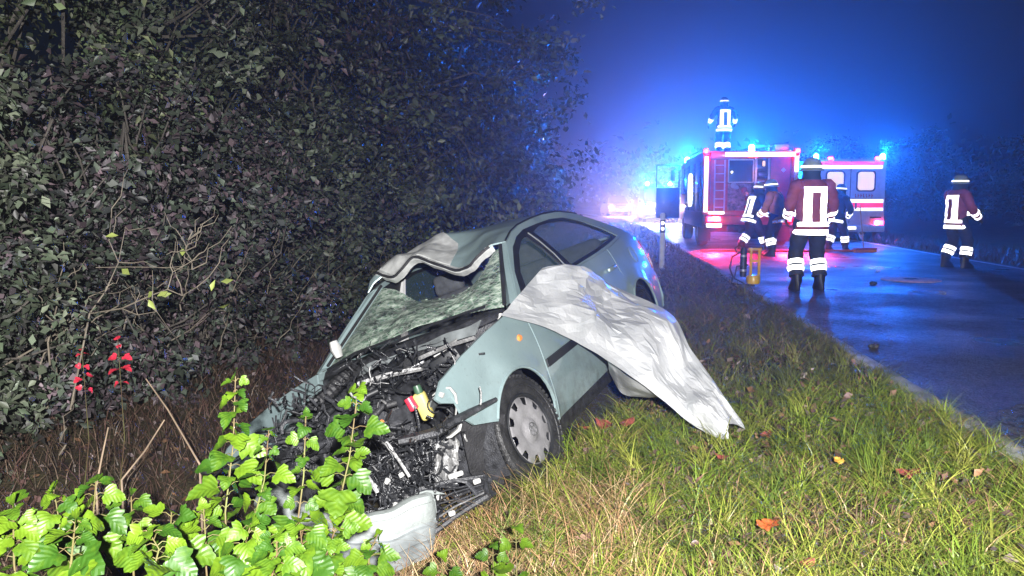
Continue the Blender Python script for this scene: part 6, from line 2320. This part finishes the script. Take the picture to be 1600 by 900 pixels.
def firefighter(label, loc, yaw, jm, hm, tm=None, lean=0.0, crouch=0.0, la=None, ra=None, panel=True, feet=((-0.15, 0, 0), (0.15, 0.02, 0)), head_turn=0.0, trouser_bands=True, lit=m_retro, k=1.0):
    """standing firefighter; local +Y is the way the person faces. la / ra: elbow and wrist positions"""
    tm = tm or m_navy
    hipz = 0.92 - crouch
    hip = Vector((0, -0.10 * lean * 2, hipz))
    T = Matrix.Translation(hip) @ Matrix.Rotation(-lean, 4, 'X')      # trunk space: z up the spine
    t3 = T.to_3x3()
    def tp(x, y, z): return T @ Vector((x, y, z))
    neck = tp(0, 0.01, 0.58)
    head = neck + (t3 @ Vector((0, 0.02, 0.10))).lerp(Vector((0, 0.05, 0.10)), .6)
    sh = [tp(-0.20, 0, 0.49), tp(0.20, 0, 0.49)]
    la = la or ((-0.33, 0.0, 0.22), (-0.31, 0.12, 0.0))
    ra = ra or ((0.33, 0.0, 0.22), (0.31, 0.12, 0.0))
    el = [tp(*la[0]), tp(*ra[0])]
    wr = [tp(*la[1]), tp(*ra[1])]
    an = [Vector((x, y, 0.09 + z)) for x, y, z in feet]
    hp = [tp(-0.10, 0, 0.0), tp(0.10, 0, 0.0)]
    kn = []
    for s in (0, 1):
        mid = (hp[s] + an[s]) / 2
        L_ = (hp[s] - an[s]).length
        bend = math.sqrt(max(0.0, 0.43 ** 2 - (L_ / 2) ** 2)) if L_ < 0.86 else 0.02
        kn.append(mid + Vector((0.02 * (1 if s else -1), bend + 0.015, 0)))
    # the body: one continuous skin
    V = [hip, tp(0, 0, 0.2), tp(0, 0.01, 0.42), neck, neck.lerp(head, .5) + Vector((0, .005, 0)), head, head + Vector((0, 0, 0.085))]
    R_ = [0.125, 0.115, 0.125, 0.055, 0.065, 0.088, 0.055]
    E = [(0, 1), (1, 2), (2, 3), (3, 4), (4, 5), (5, 6)]
    Rz = Matrix.Rotation(head_turn, 3, 'Z')
    nose = len(V); V += [head + Rz @ Vector((0, 0.095, -0.02))]; R_ += [0.016]; E += [(5, nose)]
    for s in (0, 1):
        i = len(V)
        V += [sh[s], el[s], wr[s]]; R_ += [0.06, 0.045, 0.032]; E += [(2, i), (i, i + 1), (i + 1, i + 2)]
        i = len(V)
        V += [hp[s], kn[s], an[s], an[s] + Vector((0.02 * (1 if s else -1), 0.13, -0.05))]; R_ += [0.095, 0.06, 0.045, 0.03]; E += [(0, i), (i, i + 1), (i + 1, i + 2), (i + 2, i + 3)]
    me = skin_mesh(V, E, R_, 1)
    me.materials.clear(); me.materials.append(m_skin)
    P = bpy.data.objects.new('person', me)
    COL.objects.link(P)
    P.location = loc
    P.rotation_euler = (0, 0, yaw)
    P.scale = (k, k, k)
    tag(P, label, 'person', 'firefighters at the scene')
    # eyes, ears
    for s in (-1, 1):
        bm = BM(); bmesh.ops.create_icosphere(bm, subdivisions=1, radius=0.013, matrix=Matrix.Translation(head + Rz @ Vector((0.033 * s, 0.078, 0.012))))
        obj('eye', bm, m_helmd, P)
        bm = BM(); bmesh.ops.create_icosphere(bm, subdivisions=1, radius=0.03, matrix=Matrix.Translation(head + Rz @ Vector((0.088 * s, 0.0, -0.01))) @ Matrix.Diagonal((.35, .7, 1, 1)))
        obj('ear', bm, m_skin, P)
    # jacket
    bm = BM()
    rings = []
    for z, rx, ry, dy in ((-0.16, .235, .180, 0), (-0.06, .225, .170, 0), (0.08, .208, .155, 0.0), (0.22, .215, .158, 0.005), (0.36, .235, .165, .01), (0.45, .232, .150, .01), (0.515, .185, .120, .01), (0.56, .11, .095, .01), (0.60, .082, .082, .012)):
        rings.append(ell(tp(0, dy, z), rx, ry, 22, t3))
    loft(bm, rings)
    for s in (0, 1):
        limb_tube(bm, [sh[s].lerp(tp(0, 0, 0.42), .25), sh[s] + (t3 @ Vector((0.015 * (1 if s else -1), 0, -0.02))), el[s], wr[s]], [0.095, 0.098, 0.080, 0.060], 12, 0.004, s * 2)
    bmesh.ops.subdivide_edges(bm, edges=bm.edges[:], cuts=1, use_grid_fill=True)
    bm.normal_update()
    wr_ = hash_noise(np.array([v.co for v in bm.verts]) * np.array([1, 1, 1.8]), 11, int(abs(loc[0]) * 100), 3)
    for v, n_ in zip(bm.verts[:], wr_): v.co += v.normal * (0.013 * float(n_))
    jk = obj('jacket', bm, jm, P, sharp=70)
    bj = BM(); bj.from_mesh(jk.data); bvh = BVHTree.FromBMesh(bj); bj.free()
    # trousers, boots
    bm = BM()
    loft(bm, [ell(tp(0, 0, 0.10), .185, .14, 18, t3), ell(tp(0, 0, 0.0), .195, .15, 18, t3), ell(tp(0, 0, -.10), .17, .14, 18)])
    for s in (0, 1):
        limb_tube(bm, [hp[s] + Vector((0, 0, 0.03)), kn[s], an[s] + Vector((0, 0, 0.10))], [0.125, 0.100, 0.098], 14, 0.005, s)
    bm.normal_update()
    wr_ = hash_noise(np.array([v.co for v in bm.verts]) * np.array([1, 1, 2.2]), 12, 77, 3)
    for v, n_ in zip(bm.verts[:], wr_): v.co += v.normal * (0.010 * float(n_))
    tr = obj('trousers', bm, tm, P, sharp=70)
    bj = BM(); bj.from_mesh(tr.data); bvt = BVHTree.FromBMesh(bj); bj.free()
    for s in (0, 1):
        bm = BM()
        a = an[s]; o_ = 1 if s else -1
        loft(bm, [ell(a + Vector((0, 0, .16)), .072, .08, 12), ell(a + Vector((0, 0, .04)), .068, .085, 12), ell(a + Vector((0.008 * o_, 0.045, -.03)), .058, .135, 12), ell(a + Vector((0.01 * o_, 0.055, -.075)), .058, .150, 12), ell(a + Vector((0.01 * o_, 0.055, -.09)), .056, .148, 12)])
        obj('boot', bm, m_boot, P, sharp=50)
        if trouser_bands:
            for t_ in (0.40, 0.66):
                band(bvt, kn[s], an[s] + Vector((0, 0, 0.08)), t_, 0.060, 0.19, lit, 'reflective_band', tr)
        # gloved hand
        d = (wr[s] - el[s]).normalized()
        x = (t3 @ Vector((-o_ * 0.35, 1, 0)))
        x = (x - d * x.dot(d)).normalized()
        z = -d
        y = z.cross(x)
        M = Matrix((x, y, z)).transposed().to_4x4(); M.translation = wr[s] + d * 0.01
        h = bpy.data.objects.new('hand', HAND); COL.objects.link(h); h.parent = P
        h.matrix_local = M @ Matrix.Diagonal((1.08 * (1 if s else 1), (1 if s else -1) * 1.08, 1.08, 1))
        # sleeve bands
        band(bvh, el[s], wr[s], 0.42, 0.055, 0.15, lit, 'reflective_band', jk)
        band(bvh, el[s], wr[s], 0.85, 0.035, 0.12, lit, 'reflective_band', jk)
    # hem band and the reflective frame on the back
    band(bvh, tp(0, 0, -0.2), tp(0, 0, 0.3), 0.125, 0.065, 0.42, lit, 'hem_band', jk)
    if panel:
        back_panel(bvh, -0.155, -0.060, -0.06, 0.46, lit, 'reflective_stripe', jk, T)
        back_panel(bvh, 0.060, 0.155, -0.06, 0.46, lit, 'reflective_stripe', jk, T)
        back_panel(bvh, -0.059, 0.059, 0.39, 0.46, lit, 'reflective_stripe', jk, T)
        back_panel(bvh, -0.21, 0.21, -0.06, -0.005, lit, 'reflective_stripe', jk, T, off=0.011)
        for xx in (-0.10, 0.10):
            back_panel(bvh, xx - .03, xx + .03, 0.0, 0.45, lit, 'reflective_stripe', jk, T, side=1)
    # helmet with brim, band and neck cloth
    bm = BM()
    Mh = Matrix.Translation(head + Vector((0, 0, 0.045))) @ Matrix.Rotation(head_turn, 4, 'Z') @ Matrix.Rotation(-lean * .35, 4, 'X') @ Matrix.Diagonal((1, 1.18, 1, 1))
    lathe(bm, [(0.150, -0.055), (0.158, -0.045), (0.130, -0.022), (0.124, 0.02), (0.108, 0.075), (0.070, 0.112), (0.03, 0.125), (0, 0.127)], 24, Mh)
    he = obj('helmet', bm, hm, P, sharp=50)
    bm = BM(); lathe(bm, [(0.1275, -0.012), (0.131, -0.010), (0.131, 0.012), (0.1265, 0.014)], 24, Mh); obj('helmet_band', bm, lit, he, sharp=50)
    bm = BM(); lathe(bm, [(0.118, -0.05), (0.112, -0.10), (0.125, -0.17), (0.118, -0.17), (0.10, -0.10), (0.10, -0.05)], 20, Mh); obj('neck_cloth', bm, m_cloth, he, sharp=60)
    return P


# 1 nearest, back to the camera on the wet road
firefighter('firefighter in maroon jacket with broad white stripes on the back, nearest on the wet road', (4.31, 12.25, 0.006), RAD(4), m_maroon, m_helmet,
            la=((-0.285, 0.02, 0.22), (-0.25, 0.20, 0.06)), ra=((0.30, 0.0, 0.22), (0.305, 0.14, 0.02)), feet=((-0.17, 0, 0), (0.16, 0.03, 0)), k=1.08)
# 2 stooping by the rear of the engine
firefighter('stooping firefighter in dark suit holding a tool at the left rear of the fire engine', (5.92, 20.9, 0.006), RAD(-75), m_navy, m_helmet, lean=0.28, crouch=0.03,
            la=((-0.28, 0.22, 0.28), (-0.14, 0.42, 0.20)), ra=((0.28, 0.20, 0.26), (0.14, 0.42, 0.12)), feet=((-0.16, -0.22, 0), (0.16, 0.26, 0)), head_turn=0.3)
# 3 orange jacket
firefighter('firefighter in bright orange jacket bending half hidden behind the nearest firefighter', (6.02, 19.4, 0.006), RAD(50), m_orangej, m_helmet, lean=0.22, panel=False,
            la=((-0.32, 0.12, 0.20), (-0.22, 0.34, 0.08)), feet=((-0.16, 0.0, 0), (0.18, 0.2, 0)))
# 4 with the broom
f4 = Vector((8.02, 21.0, 0.006))
firefighter('firefighter with a push broom partly hidden right of the nearest firefighter', f4, RAD(-60), m_navy, m_helmd, lean=0.18,
            la=((-0.30, 0.20, 0.24), (-0.08, 0.42, 0.22)), ra=((0.30, 0.16, 0.18), (0.02, 0.44, 0.06)), feet=((-0.15, -0.1, 0), (0.16, 0.16, 0)), k=.95, panel=False)
br = empty('push_broom', 'push broom with wooden pole and wide red head resting on the road', 'broom', (8.62, 20.7, 0.006), rz=RAD(10))
bm = BM(); tube(bm, [(-0.12, 0.1, 1.15), (-0.02, 0.02, 0.10)], 0.014, 8); obj('pole', bm, m_pole, br)
bm = BM(); bx(bm, (0, 0, 0.09), (0.62, 0.10, 0.05), None, 0.015); obj('head', bm, mat('broom_red', (0.45, 0.06, 0.10), 0.6), br)
bm = BM()
for k in range(40): bx(bm, (-0.30 + 0.0154 * k, random.uniform(-.03, .03), 0.034), (0.010, 0.05, 0.066), (random.uniform(-.1, .1), random.uniform(-.15, .15), 0))
obj('bristles', bm, m_orangej, br)
# 5 right edge
firefighter('firefighter in maroon jacket standing sideways at the right edge of the road', (8.46, 16.2, 0.006), RAD(-78), m_maroon, m_helmet,
            la=((-0.31, 0.12, 0.22), (-0.24, 0.34, 0.10)), ra=((0.31, 0.08, 0.20), (0.26, 0.28, 0.04)), feet=((-0.16, -0.06, 0), (0.16, 0.10, 0)))
# 6 on the roof of the engine
roof_w = FE.matrix_world if False else Matrix.Translation(FE.location) @ Matrix.Rotation(FE.rotation_euler.z, 4, 'Z')
q = roof_w @ Vector((0.98, 3.3, 2.556))
firefighter('firefighter standing on the roof of the fire engine with striped back to us', q, RAD(2), m_navy, m_helmd,
            la=((-0.36, 0.03, 0.26), (-0.40, 0.16, 0.10)), ra=((0.36, 0.03, 0.26), (0.38, 0.18, 0.12)), feet=((-0.13, 0, 0), (0.13, 0.02, 0)))
# ================================================================== THE WET NIGHT AIR
bm = BM()
bx(bm, (0, 120, 10.5), (900, 900, 26), None)
m_haze = bpy.data.materials.new('misty_air')
m_haze.use_nodes = True
nt = m_haze.node_tree
nt.nodes.remove(nt.nodes['Principled BSDF'])
pv = nt.nodes.new('ShaderNodeVolumePrincipled')
pv.inputs['Color'].default_value = (0.9, 0.93, 1.0, 1)
pv.inputs['Density'].default_value = HAZE_D
pv.inputs['Anisotropy'].default_value = HAZE_G
nt.links.new(pv.outputs[0], nt.nodes['Material Output'].inputs['Volume'])
o = obj('haze', bm, m_haze, sharp=None)
tag(o, kind='stuff')
